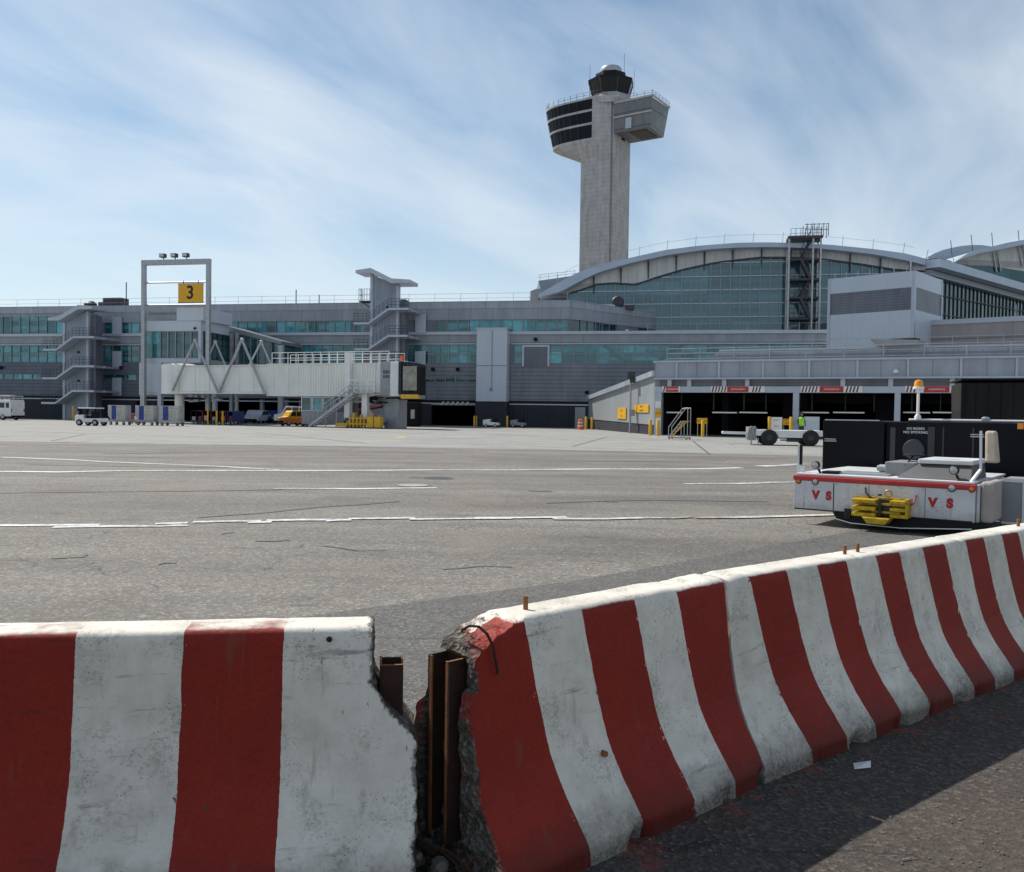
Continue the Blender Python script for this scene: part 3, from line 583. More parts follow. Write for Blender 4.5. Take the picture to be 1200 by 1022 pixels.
for x, y in [(1164, 296), (1169, 295), (1194, 289), (1199, 288)]: a, b = FB.uz(x, y, -.3), FB.uz(x+4, y+23, -.1); m.tube((a[0], -.3, a[1]), (b[0], -.1, b[1]), .12, 5)
for i in range(9):
    x = 1088+i*6; a, b, c = FB.uz(x, 300+i*1.8, -3), FB.uz(x+6, 309+i*1.6, -3), FB.uz(x+7, 301+i*1.8, -3); m.tube((a[0], -3, a[1]), (b[0], -3, b[1]), .07, 5); m.tube((b[0], -3, b[1]), (c[0], -3, c[1]), .07, 5)
m.build('truss', M['steel'], h2)
m = MB()
for x in (1116, 1140, 1164, 1195): a = FB.uz(x, interp([(1088, 301), (1141, 287), (1200, 281)], x), 2); m.tube((a[0], 2, a[1]-1), (a[0]-.3, 2, a[1]+1.5), .05, 4)
m.build('rod', M['dark_steel'], h2)
# small stepped roofs at the left foot of the arch
lf = thing('low_roof_block', 'small dark flared roof with a rail at the left foot of the arch', 'building', PY(650, 345, 112), 0)
s_ = 112/FPX
def LP(x, y): p = PY(x, y, 112)-lf.location; return (p.x, p.z)
MB().prism([LP(631, 329), LP(673, 323), LP(672, 326), LP(640, 342), LP(634, 341)], 'y', 0, 8).build('roof', M['mullion'], lf)
MB().prism([LP(621, 344), LP(628, 341), LP(668, 342), LP(668, 349), LP(622, 348)], 'y', -2, 4).build('canopy', M['mullion'], lf)
MB().prism([LP(632, 341), LP(672, 330), LP(672, 420), LP(632, 420)], 'y', 2, 7).build('wall', M['siding_dark'], lf)
m = MB()
for x in (633, 643, 653, 663, 673): a = LP(x, 329-(x-631)*.14); m.tube((a[0], .2, a[1]), (a[0], .2, a[1]+.8), .03, 4)
a, b = LP(631, 322), LP(675, 317); m.tube((a[0], .2, a[1]), (b[0], .2, b[1]), .03, 4); a, b = LP(631, 325), LP(675, 320); m.tube((a[0], .2, a[1]), (b[0], .2, b[1]), .03, 4); m.build('railing', M['steel'], lf)
# ------------------------------------------------------------------ dark fire escape
fe0 = FH.W(FH.U(924, -2.6, 330), -2.6); fe = thing('fire_escape', 'dark zigzag steel fire escape in front of the arched glass hall', 'fire escape', fe0, FH.a)
FE = Frame(fe0.x, fe0.y, FH.a); e = lambda x, y: FE.uz(x, y)
uL, uM, uR, uX = 0.0, e(952, 330)[0], e(961, 330)[0], e(966, 330)[0]; zb_ = ZA0-.1; ztp = e(924, 280)[1]
m = MB()
for u in (uL, uM, uR):
    for wv in (0, 2.2): m.box(u-.09, u+.09, wv-.09, wv+.09, zb_, ztp if u < uR else e(961, 276)[1])
m.build('column', M['steel'], fe)
m = MB().box(uL-.1, uR+.2, -.14, -.0, ztp, ztp+.3).box(uL-.1, uR+.2, 2.2, 2.35, ztp, ztp+.3).box(uL-.14, uL, 0, 2.2, ztp, ztp+.3); m.build('frame', M['dark_steel'], fe)
lv = [(e(940, y)[1]) for y in (372, 347.5, 326, 302.5)]+[ztp+.1]
for i, z in enumerate(lv):
    MB().box(uL+.15, uR, .1, 2.1, z-.22, z).build('landing', M['dark_steel'], fe)
    railing(fe, [(uL+.15, .15, z), (uR, .15, z)], 1.05, .5, r=.03, mat=M['dark_steel'])
zs = [zb_]+lv
for i in range(len(zs)-1):
    a, b = (uL+1.3, uM-.2) if i % 2 == 0 else (uM-.2, uL+1.3); y0 = .5 if i % 2 else 1.3
    if i == 0: a, b = uM-.9, uM-.2
    f = MB()
    for yy in (y0-.45, y0+.45): f.bar((a, yy, zs[i]), (b, yy, zs[i+1]-.1), .06, .3); f.bar((a, yy, zs[i]+1), (b, yy, zs[i+1]+.9), .05, .06)
    for k in range(1, 12): t = k/12; f.box(a+(b-a)*t-.13, a+(b-a)*t+.13, y0-.42, y0+.42, zs[i]+(zs[i+1]-zs[i])*t-.14, zs[i]+(zs[i+1]-zs[i])*t-.1)
    f.build('flight', M['dark_steel'], fe)
m = MB()
for k in range(6): x = uM-.9+k*.5; m.tube((x, .3, ztp+.3), (x+(.3 if k < 2 else 0), .3, ztp+1.7), .04, 5); m.tube((x, 1.7, ztp+.3), (x, 1.7, ztp+1.7), .04, 5)
m.tube((uM-.9, .3, ztp+1.6), (uM+1.6, .3, ztp+1.6), .035, 5); m.tube((uM-.9, .3, ztp+1.0), (uM+1.6, .3, ztp+1.0), .035, 5); m.build('railing', M['dark_steel'], fe)
# ------------------------------------------------------------------ pale box building and beige wall
bx0 = PY(970, 380, 83.5); bx1 = PY(1071, 380, 78); q = bx1-bx0; FW = Frame(bx0.x, bx0.y, math.atan2(q.y, q.x)); LW = (q.xy).length
box = thing('plant_building', 'pale blue box shaped building with a dark louvre band', 'building', FW.o, FW.a)
ZBX = 14.7
MB().box(0, LW, 0, 7.2, 4, 11.25).build('wall', M['pale_box'], box)
MB().box(0.05, LW-.05, .06, 7.1, 11.253, 13.25).build('louvre_band', M['louvre'], box)
MB().box(0, LW, -.02, 7.2, 13.253, ZBX).build('parapet', M['pale_box'], box)
MB().box(LW-.28, LW+.04, -.06, .25, 4, ZBX+.02).box(-.05, .2, -.06, .2, 4, ZBX+.02).box(LW-.2, LW+.04, 7.0, 7.24, 4, ZBX+.02).build('trim', M['frame_metal'], box)
m = MB()
for i in range(7): m.tube((.5+i*1.1, .2, ZBX), (.5+i*1.1, .2, ZBX+.55), .03, 4)
m.tube((LW-.5, .3, ZBX), (LW-.5, .3, ZBX+.9), .07, 5); m.build('rod', M['steel'], box)
bw0 = PY(1072, 400, 82); bw1 = PY(1200, 400, 76.6); q = bw1-bw0; FBW = Frame(bw0.x, bw0.y, math.atan2(q.y, q.x))
bw = thing('beige_wall_block', 'beige panelled wall with a pale coping right of the pale box building', 'building', FBW.o, FBW.a)
MB().box(0, 34, 0, 8, 3, 10.2).build('wall', M['beige'], bw); MB().box(-.05, 34.1, -.12, 8, 10.203, 10.65).build('coping', M['frame_metal'], bw)
m = MB()
for i in range(6): m.tube((3+i*2.6, .3, 10.6), (3+i*2.6, .3, 11.7), .04, 4)
m.build('rod', M['steel'], bw)
# ================================================================== CONTROL TOWER
THT = R(33.5); nc = PY(714, 480, 243); FT = Frame(nc.x, nc.y, -THT)
tow = thing('control_tower', 'tall concrete airport control tower with two side pods and a dark glass cab', 'control tower', FT.o, FT.a)
S = 10.3
m = MB().box(-S, -1.0, 0, S, 0, 89.2).box(-.999, -.35, .7, S, 0, 87.1).box(-.349, 0, .35, S, 0, 87.15); m.build('shaft', M['concrete'], tow)
# right pod
p = MB(); t = 1.1
p.hexa([(.003, .0, 79.3), (11.2-.3, .0, 79.3), (11.2-t, 10.6, 79.3), (.003, 10.6, 79.3), (.003, -.2, 87.2), (11.2, -.2, 87.2), (11.5, 10.8, 87.2), (.003, 10.8, 87.2)])
pod = p.build('right_pod', siding('pod_cladding', (.17, .175, .18), 4.2, 2, vj=3.1, metal=.1), tow)
MB().box(-.05, 11.4, -.45, -.21, 83.2, 83.6).box(.003, 11.6, -.5, .2, 87.21, 87.7).box(11.52, 11.8, -.5, 11.0, 87.203, 87.69).build('slab_edge', M['concrete'], pod)
MB().box(3.6, 5.4, -.3, -.21, 79.8, 82.7).build('window', M['lens'], pod)
MB().box(4.0, 9.0, 1.5, 9, 79.1, 79.29).build('underside_panel', M['dark_steel'], pod)
railing(pod, [(.2, -.2, 87.7), (11.4, -.2, 87.7), (11.6, 10.8, 87.7)], 1.3, 2.2, r=.08)
# left pod: egg-shaped plan, three glazed floors
def egg(k=1.0, kl=1.0, n=48):
    pts = []
    for i in range(n):
        a = 2*math.pi*i/n; c, s2 = math.cos(a), math.sin(a)
        ce_ = math.copysign(abs(c)**(.62 if c < 0 else 1), c); se = math.copysign(abs(s2)**(.62 if c < 0 else 1), s2)
        pts.append((-6+(6.2 if c > 0 else 17.8*kl)*ce_, 5.15+6.9*se))
    return pts
def ring(z0, z1, k0, k1, mat, name, flt=None, inset=0):
    A, B = egg(1, k0), egg(1, k1); n = len(A); m = MB()
    sc_ = lambda P: [(x+(.3*inset if x < -6 else 0), 5.15+(y-5.15)*(1-.03*inset)) for x, y in P]
    A, B = sc_(A), sc_(B)
    m._a([(x, y, z0) for x, y in A]+[(x, y, z1) for x, y in B], [tuple(range(n-1, -1, -1)), tuple(range(n, 2*n))]+[(i, (i+1) % n, n+(i+1) % n, n+i) for i in range(n)])
    return m.build(name, mat, tow)
blk = paint('tower_glass', (.006, .006, .007), .15, 0, .5, .6, spec=.22)
lvls = [(78.0, .85), (78.6, .86), (82.3, .915), (82.9, .925), (86.0, .965), (86.6, .97), (89.4, 1.0), (89.9, 1.0)]
for i in (0, 2, 4, 6): ring(lvls[i][0], lvls[i][1] if 0 else lvls[i+1][0], lvls[i][1], lvls[i+1][1], M['concrete'], 'slab')
for i in (1, 3, 5):
    z0, k0 = lvls[i]; z1_, k1 = lvls[i+1]; g = ring(z0+.003, z1_-.003, k0, k1, blk, 'glazing', inset=1.0)
    f = MB(); A, B = egg(1, k0), egg(1, k1)
    for j in range(0, 48):
        if A[j][0] < -5.5 and A[j][1] < 6: f.bar((A[j][0]+.12, A[j][1]+.1, z0), (B[j][0]+.12, B[j][1]+.1, z1_), .14, .14)
    f.bar((A[24][0]+.1, 5, (z0+z1_)/2), (A[24][0]+.1, 5.2, (z0+z1_)/2), .1, .1)
    f.build('mullion', M['dark_steel'], g)
    # concrete cheek where the pod meets the shaft
    m = MB(); P = [p for p in egg(1, 1) if p[0] > -6.2 and p[1] < 5]; P = sorted(P); m.prism(P+[(P[-1][0], 3), (P[0][0], 3)], 'z', z0+.006, z1_-.006); m.build('wall', M['concrete'], tow)
A = egg(1, .85); n = 48; m = MB(); Bp = [(max(-S-.02, -6+(x+6)*.3) if x < -6 else x*.6-2.4, 5.15+(y-5.15)*.74) for x, y in A]
m._a([(x, y, 73.2) for x, y in Bp]+[(x, y, 77.99) for x, y in A], [tuple(range(n-1, -1, -1)), tuple(range(n, 2*n))]+[(i, (i+1) % n, n+(i+1) % n, n+i) for i in range(n)]); m.build('underside', M['concrete'], tow)
e_ = egg(1, .99); railing(tow, [(e_[i][0], e_[i][1], 89.9) for i in range(14, 44, 3)], 1.5, 2.4, r=.06, mat=M['dark_steel'])
# cab
cc = (-3.9, 5.15, 0)
m = MB().lathe([(6.9, 88.0), (6.9, 89.8), (5.9, 90.3), (5.3, 91.3)], cc, 8).box(-9.5, -5, .6, 6, 89.0, 91.0); m.build('cab_base', M['concrete'], tow)
cg = MB().lathe([(5.3, 91.3), (6.5, 95.0)], cc, 8).build('cab_glazing', blk, tow)
f = MB()
for i in range(8):
    a = 2*math.pi*i/8; f.tube((cc[0]+5.4*math.cos(a), cc[1]+5.35*math.sin(a), 91.3), (cc[0]+6.55*math.cos(a), cc[1]+6.55*math.sin(a), 95.0), .16, 5)
f.build('mullion', M['dark_steel'], cg)
MB().lathe([(6.6, 95.0), (6.7, 95.6), (4.6, 96.0), (4.5, 97.5), (4.3, 97.6)], cc, 8).build('cab_roof', M['black'], tow)
MB().lathe([(2.9, 97.6), (3.1, 97.9), (3.1, 99.0), (2.7, 99.6), (1.5, 99.9)], cc, 20).build('radome', M['uld'], tow, smooth=True)
m = MB()
for a, r, h in [(2.7, 6.6, 106), (3.05, 7.2, 105), (3.3, 6.3, 107), (5.9, 5.6, 107.5), (.3, 6.6, 104), (4.4, 6.6, 101), (5.3, 6.6, 100.5), (2.2, 6.0, 103)]:
    x, y = cc[0]+r*math.cos(a), cc[1]+r*math.sin(a); m.tube((x, y, 91), (x, y, h-5.6), .05, 5)
m.build('antenna', M['dark_steel'], tow)
# ================================================================== GARAGE (low service building on the right)
g0 = PY(767, 480, 65); g1 = PY(1127, 480, 56); q = g1-g0; FG = Frame(g0.x, g0.y, math.atan2(q.y, q.x)); LGa = 62.0
gar = thing('service_building', 'low grey service building with dark open loading bays on the right', 'building', FG.o, FG.a)
e = lambda x, y, w_=0: FG.uz(x, y, w_)
ZO = 3.2; gu_ = lambda px: e(px, 480)[0]
def gs_(name, mat, *b): return solid(name, mat, *b, parent=gar)
zf = [e(790, y)[1] for y in (425, 443, 453, 460)]     # coping, fascia bottom, recess bottom, opening top
gs_('fascia', M['parapet'], (0, LGa, -.1, .5, zf[1], zf[0])); gs_('coping', M['frame_metal'], (-.1, LGa, -.22, .6, zf[0]+.003, zf[0]+.14)); gs_('ledge', M['frame_metal'], (0, LGa, -.3, .5, zf[1]-.12, zf[1]-.003))
gs_('recess_band', siding('recess_band', (.17, .18, .2), .3, 2), (0, LGa, .25, .6, zf[2], zf[1]-.123))
gs_('lintel', M['frame_metal'], (0, LGa, -.05, .5, zf[3], zf[2]-.003))
pil = [(767, 775), (929, 936), (1048, 1055), (1183, 1190)]
for a, b in pil: MB().box(gu_(a), gu_(b), .0, .5, 0, zf[3]-.003).build('pillar', M['frame_metal'], gar)
for x in (40, 52): MB().box(x, x+.5, 0, .5, 0, zf[3]-.003).build('pillar', M['frame_metal'], gar)
for px in (784, 807, 848, 875, 987, 1043, 1115): MB().box(gu_(px)-.15, gu_(px)+.15, -.02, .248, zf[2], zf[1]-.125).build('bracket', M['frame_metal'], gar)
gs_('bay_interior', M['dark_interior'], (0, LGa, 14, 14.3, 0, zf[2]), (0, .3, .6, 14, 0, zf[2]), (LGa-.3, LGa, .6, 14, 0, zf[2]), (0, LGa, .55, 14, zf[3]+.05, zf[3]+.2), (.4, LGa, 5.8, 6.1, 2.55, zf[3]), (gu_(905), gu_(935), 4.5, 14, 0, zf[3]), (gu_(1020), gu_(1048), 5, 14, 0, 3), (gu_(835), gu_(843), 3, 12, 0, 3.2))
rnd = random.Random(5)
for i in range(16): u = 1.2+i*2.3+rnd.uniform(-.5, .5); MB().box(u, u+rnd.uniform(.05, .1), 2.4, 2.5, 1.95, zf[3]).build('hanger', M['dark_steel'], gar)
for a, b in [(778, 796), (832, 861), (864, 897), (938, 970), (975, 1012), (1058, 1090), (1093, 1130)]: MB().box(gu_(a), gu_(b), .7, .9, e(a, 484)[1], e(a, 482.5)[1]).build('barrier_rail', M['bridge_white'], gar)
# striped warning boards on the lintel
for n_, (a, b, c, d, e2) in enumerate([(776, 780, 795, 797, 'narrow'), (833, 852, 877, 896, 0), (938, 960, 988, 1010, 0), (1060, 1082, 1112, 1128, 0), (1160, 1180, 1205, 1225, 0)]):
    u0, u1, u2, u3 = [gu_(x) for x in (a, b, c, d)]; lab = ['short red headroom board above the first loading bay', 'red and white striped headroom board above the second loading bay', 'red and white striped headroom board above the bay right of the first pillar', 'red and white striped headroom board behind the amber beacon', 'red and white headroom board hidden mostly by the dark container'][n_]
    o = thing('headroom_sign', lab, 'sign', FG.W(u0, -.07, zf[3]+.03), FG.a, 'headroom boards over the loading bays'); W_ = u3-u0; h = zf[2]-zf[3]-.02
    MB().box(0, W_, -.02, 0, 0, h).build('board', M['white'], o)
    if u2-u1 > 0: MB().box(u1-u0, u2-u0, -.03, -.021, .01, h-.01).build('red_panel', M['red'], o); text('lettering', 'CLEARANCE', h*.42, M['text_white'], o, ((u1+u2)/2-u0, -.032, h/2), FRONT)
    s = MB(); x = .05
    while x < W_-.25:
        if not (u1-u0-.2 < x < u2-u0+.02): s.hexa([(x, -.026, .01), (x+.1, -.026, .01), (x+.1, -.021, .01), (x, -.021, .01), (x+.1, -.026, h-.01), (x+.2, -.026, h-.01), (x+.2, -.021, h-.01), (x+.1, -.021, h-.01)])
        x += .22
    if s.v: s.build('stripes', M['maroon'], o)
# roof: front strip, second tier behind with a sloped left end
gs_('roof', M['grey'], (0, LGa, .5, 14.3, zf[1]+.05, zf[1]+.25))
zz = [e(850, y, 7)[1] for y in (412, 425)]
MB().prism([(e(816, 425, 7)[0], zz[1]-1.0), (LGa, zz[1]-1.0), (LGa, zz[0]), (e(846, 412, 7)[0], zz[0]), (e(816, 425, 7)[0], zz[1])], 'y', 7, 14).build('upper_roof', M['parapet'], gar)
MB().box(e(846, 412, 7)[0]-.2, LGa, 6.85, 7.3, zz[0]+.003, zz[0]+.15).build('coping', M['frame_metal'], gar)
m = MB()
for z in (zf[0]+.35, zf[0]+.75, zf[0]+1.1): m.tube((.6, 1.0, z), (LGa, 1.0, z), .025, 5)
for i in range(24): m.tube((.6+i*2.5, 1.0, zf[0]), (.6+i*2.5, 1.0, zf[0]+1.15), .022, 5)
m.build('railing', M['steel'], gar)
for i in range(19): MB().box(1.6+i*3.1, 1.75+i*3.1, -.18, -.103, zf[1], zf[0]).build('downpipe', M['frame_metal'], gar)
m = MB(); zr = zz[0]+.1
for i in range(20): m.tube((7+i*1.6, 7.1, zr), (7+i*1.6, 7.1, zr+.75), .025, 4)
m.tube((7, 7.1, zr+.7), (39, 7.1, zr+.7), .02, 4); m.build('railing', M['steel'], gar)
u_, z_ = e(1050, 436); MB().lathe([(.03, -.1), (.16, -.06), (.2, .05), (.06, .2)], (u_, -.2, z_), 10).build('lamp', M['white'], gar)
dsk = FG.W(e(1055, 412, 6)[0], 6); o = thing('roof_skip', 'flat grey tray shaped roof hatch at the foot of the pale box building', 'roof equipment', (dsk.x, dsk.y, zz[0]+.1), FW.a); MB().hexa([(-1.5, -.6, 0), (1.4, -.6, 0), (1.4, .6, 0), (-1.5, .6, 0), (-1.9, -.8, .55), (1.5, -.8, .3), (1.5, .8, .3), (-1.9, .8, .55)]).build('tray', M['grey'], o); MB().box(-1.3, 1.2, -.5, .5, .06, .5).build('lid', M['dark_steel'], o)
# sloped side wall with signs
sw0 = PY(689.5, 490, 88); sw1 = PY(766.5, 490, 65.05); q = sw1-sw0; FS = Frame(sw0.x, sw0.y, math.atan2(q.y, q.x)); LS = q.xy.length
sw = thing('sloped_side_wall', 'grey side wall with a sloping top between terminal and loading bays', 'wall', FS.o, FS.a)
a, b = FS.uz(690, 469)[1], FS.uz(766, 441)[1]
MB().prism([(0, 1.0), (LS, .75), (LS, b), (0, a)], 'y', 0, .4).build('cladding', siding('wall_cladding', (.34, .36, .37), 5, 2, vj=3.4, metal=.1, dirt=.12), sw)
MB().prism([(-.1, a), (LS+.1, b), (LS+.1, b+.4), (-.1, a+.4)], 'y', -.25, .6).build('coping', M['frame_metal'], sw)
MB().prism([(0, 0), (LS, 0), (LS, .745), (0, .995)], 'y', .05, .4).build('plinth', M['base'], sw)
def board(name, lab, cat, px0, py0, px1, py1, mat, fr, w_=-.06, lines=None, tmat=None, group=None):
    u0, z1 = fr.uz(px0, py0, w_); u1, z0 = fr.uz(px1, py1, w_); o = thing(name, lab, cat, fr.W(u0, w_, z0), fr.a, group)
    W_, h = u1-u0, z1-z0; MB().box(0, W_, -.02, .03, 0, h).build('plate', mat, o, bevel=.01)
    for i, (s, k) in enumerate(lines or []):
        nl = len(lines); text('lettering', s, h*k, tmat or M['text_black'], o, (W_/2, -.024, h*(1-(i+.5)/nl)), FRONT)
    return o, W_, h
board('wall_sign', 'nearly square yellow sign on the sloped wall left of the lamp pole', 'sign', 724, 478, 733.5, 491, M['sign_yellow'], FS, lines=[('NO', .26), ('PARKING', .16)])
board('wall_sign', 'wide yellow two line sign on the sloped wall right of the lamp pole', 'sign', 744, 474.5, 760, 483.5, M['sign_yellow'], FS, lines=[('VEHICLES', .3), ('KEEP CLEAR', .3)])
board('pillar_notice', 'white lined notice high on the first garage pillar', 'sign', 768, 470, 774.5, 478, M['white'], FG, -.04)
board('pillar_sign', 'yellow notice low on the first garage pillar', 'sign', 768, 480, 774.8, 489, M['sign_yellow'], FG, -.04, lines=[('STOP', .3)])
board('pillar_box', 'white box below the yellow notice on the first garage pillar', 'cabinet', 768.5, 490, 774, 502, M['white'], FG, -.25)
lpz = PY(738.5, 490, 70); lp = thing('lamp_pole', 'tall thin pole with a dark floodlight head before the sloped wall', 'lamp pole', (lpz.x, lpz.y, 0))
zt_ = PY(738, 437, 70).z; MB().tube((0, 0, 0), (0, 0, zt_), .09, 8, .07).build('pole', M['steel'], lp); MB().box(-.3, .3, -.3, .15, zt_-.5, zt_+.1).box(-.1, .38, -.35, -.1, zt_-.8, zt_-.45).build('lamp_head', M['dark_steel'], lp, bevel=.04); MB().box(-.1, .35, -.15, .1, 1.9-.5, 1.9).build('junction_box', M['grey'], lp)
# ================================================================== GATE PORTAL AND GATEHOUSE
gp = PY(165, 480, 88); FP = Frame(gp.x, gp.y, FA.a); e = lambda x, y, w_=0: FP.uz(x, y, w_)
por = thing('gate_portal', 'tall grey steel portal frame carrying the yellow gate 3 sign', 'portal frame', FP.o, FP.a)
ua, ub = e(165, 480)[0], e(240.5, 480)[0]; zt2 = e(205, 304)[1]
for u in (ua, ub): MB().box(u, u+.38, 0, .38, 0, zt2-.5).build('post', M['steel'], por)
MB().box(ua, ub+.38, -.02, .40, zt2-.497, zt2).build('beam', M['steel'], por)
zc2 = e(205, 330.5)[1]; MB().tube((ua+.46, .25, zc2), (ub, .25, zc2), .08).build('crossbar', M['mullion'], por)
MB().tube((ua+.46, .25, e(205, 357)[1]), (ub, .25, e(205, 357)[1]), .07).build('crossbar', M['mullion'], por)
for px in (190.5, 204, 217.5):
    u = e(px, 300)[0]; lamp = MB().box(u-.3, u+.3, -.2, .3, zt2+.2, zt2+.6).build('floodlight', M['dark_steel'], por, bevel=.05); MB().tube((u, .2, zt2), (u, .2, zt2+.2), .05).build('stem', M['dark_steel'], lamp)
    MB().box(u-.24, u+.24, -.22, -.203, zt2+.26, zt2+.54).build('lens', M['lens'], lamp)
u0, z1 = e(209, 333); u1, z0 = e(237, 354); sg = thing('gate_sign', 'yellow square sign with a black 3 hanging in the portal frame', 'sign', FP.W(u0, .1, z0), FP.a)
W_, h_ = u1-u0, z1-z0
MB().box(0, W_, -.12, .12, 0, h_).build('panel', M['sign_yellow'], sg); MB().box(-.06, W_+.06, -.10, .10, -.06, -.003).box(-.06, W_+.06, -.10, .10, h_+.003, h_+.06).build('edge', M['maroon'], sg)
text('numeral', '3', h_*1.02, M['text_black'], sg, (W_/2, -.125, h_/2), FRONT, .004, .95, offset=.035)
each('hanger', M['dark_steel'], sg, [lambda m, x=x: m.tube((x, 0, h_+.06), (x, 0, h_+.36), .04) for x in (.5, W_-.5)])
gh = thing('gatehouse', 'blue glazed gatehouse on legs beneath the gate portal', 'building', FP.W(0, .9), FP.a)
FG2 = Frame(*FP.W(0, .9)[:2], FP.a); e = lambda x, y, w_=0: FG2.uz(x, y, w_)
ua, ub, uc = e(166, 480)[0], e(187, 480)[0], e(235, 480)[0]; zz = [e(200, y)[1] for y in (361, 376, 388, 420)]; dp = 5.5
MB().box(ua, uc, 0, dp, zz[2], zz[1]).build('fascia', M['pale_box'], gh); MB().box(ua+.5, e(208, 370)[0], .5, dp, zz[1]+.003, zz[0]-.2).build('upper_wall', M['panel'], gh); MB().box(e(208, 370)[0]+.003, uc+.35, -.15, dp, zz[1]+.003, zz[0]).build('cabinet', M['pale_box'], gh)
each('floodlight', M['black'], gh, [lambda m, x=x: m.lathe([(.08, -.25), (.14, -.15), (.1, 0)], (e(x, 385)[0], 0, zz[2]+.25), 8, ax='y') for x in (169, 229)])
window(gh, ua+.15, ub, zz[3], zz[2]-.003, 2, w=.15, fw=.12); window(gh, ub+.003, e(232, 480)[0], zz[3], zz[2]-.003, 5, w=.15, mat=M['glass_dark'], fw=.14)
MB().box(ua, ua+.147, 0, .4, zz[3], zz[2]-.003).build('post', M['pale_box'], gh); MB().box(e(232, 480)[0]+.003, uc, 0, .4, zz[3], zz[2]-.003).build('post', M['pale_box'], gh)
gb = MB().box(uc+.003, uc+.1, .4, dp, zz[3], zz[2]-.003).build('side_glass', M['glass_dark'], gh)
MB().box(ua, uc, 0, dp, zz[3]-.45, zz[3]-.003).build('floor', M['frame_metal'], gh)
zp = e(175, 463)[1]; MB().box(ua+.3, ub-.3, .06, 1.8, zp+.3, zz[3]-.453).build('panel', M['pale_box'], gh)
fr_ = MB().box(ua-.3, ua+.297, 0, .5, zp, zz[3]-.453).box(ub-.297, ub+.15, 0, .5, zp, zz[3]-.453).box(ua+.3, ub-.3, 0, .5, zp, zp+.297).build('frame', M['frame_metal'], gh)
for u in (ua-.2, ub-.25): MB().box(u, u+.38, .05, .45, 0, zp-.003).build('leg', M['frame_metal'], gh)
MB().box(ua-.2, ua+.18, 3, 3.4, 0, zz[3]-.453).build('leg', M['frame_metal'], gh); MB().box(uc-.5, uc-.1, 3, 3.4, 0, zz[3]-.453).build('leg', M['frame_metal'], gh)
# sloping link corridor
lk = thing('link_corridor', 'dark glazed corridor sloping from the gatehouse to the terminal', 'corridor', FP.W(0, 7), FP.a)
FL = Frame(*FP.W(0, 7)[:2], FP.a); e = lambda x, y, w_=0: FL.uz(x, y, w_)
pts = [e(242, 381), e(262, 381), e(331, 400), e(331, 404), e(262, 387), e(242, 387)]; MB().prism(pts, 'y', -.2, 5).build('roof', M['mullion'], lk)
gg = MB().prism([e(242, 387.3), e(262, 387.3), e(326, 403.3), e(326, 426), e(242, 426)], 'y', 0, 4.8).build('glazing', M['glass_dark'], lk)
m = MB()
for x in range(246, 328, 8): u, z = e(x, 387.3 if x < 262 else 387.3+(x-262)*.25); m.box(u-.05, u+.05, -.06, -.003, e(x, 426)[1], z)
m.build('mullion', M['mullion'], gg); MB().box(e(242, 426)[0], e(331, 426)[0], -.1, 4.9, e(242, 430)[1], e(242, 426.3)[1]).build('floor', M['frame_metal'], lk)
MB().box(e(326, 440)[0], e(331, 440)[0], -.05, .4, 0, e(331, 404.3)[1]).build('post', M['frame_metal'], lk)
each('post', M['steel'], lk, [lambda m, x=x: m.box(e(x, 440)[0], e(x+3.2, 440)[0], -1.5, -1.2, 0, e(x, 392)[1]) for x in (277.5, 283.5)])
# ================================================================== JET BRIDGE
j0 = PY(208, 450, 84); j1 = PY(440, 450, 76); q = j1-j0; FJ = Frame(j0.x, j0.y, math.atan2(q.y, q.x)); e = lambda x, y, w_=0: FJ.uz(x, y, w_)
jb = thing('jet_bridge', 'long white ribbed passenger boarding bridge with triangular struts and black hood', 'jet bridge', FJ.o, FJ.a)
u1 = e(314, 450)[0]; u2 = e(440, 450)[0]; zA1, zA0, zB1, zB0 = 5.5, 3.05, 5.62, 2.9
tn = MB().box(.3, u1+.6, .12, 2.9, zA0+.05, zA1).build('inner_tunnel', M['bridge_white'], jb, bevel=.03)
m = MB()
for i in range(6): u = .3+(u1-.3)*i/6; m.box(u-.05, u+.05, .08, .118, zA0+.05, zA1)
m.box(.25, u1, .02, .117, zA0-.12, zA0+.047).box(.25, u1, .0, 3.0, zA1+.003, zA1+.12); m.build('seam', M['white'], tn)
to = MB().box(u1, u2, 0, 3.1, zB0, zB1).build('outer_tunnel', M['bridge_white'], jb)
m = MB(); n = 42
for i in range(n+1): u = u1+(u2-u1-.12)*i/n; m.box(u, u+.12, -.05, -.003, zB0+.1, zB1-.08)
m.build('ribs', M['bridge_white'], to)
MB().box(u1-.06, u2+.1, -.12, 3.2, zB0-.15, zB0-.003).box(u1-.06, u2+.1, -.1, 3.2, zB1+.003, zB1+.09).build('rail', M['white'], to)
# rotunda end
MB().lathe([(1.7, 2.9), (1.7, 5.75), (1.5, 5.85)], (-1.2, 1.6, 0), 20).build('rotunda', M['bridge_white'], jb)
MB().box(e(190, 450)[0], e(196, 450)[0], .3, 2.8, 3.1, 5.6).build('bellows', M['dark_steel'], jb)
MB().lathe([(.45, 0), (.45, 2.9), (.7, 2.9)], (-1.2, 1.6, 0), 14).build('column', M['bridge_white'], jb)
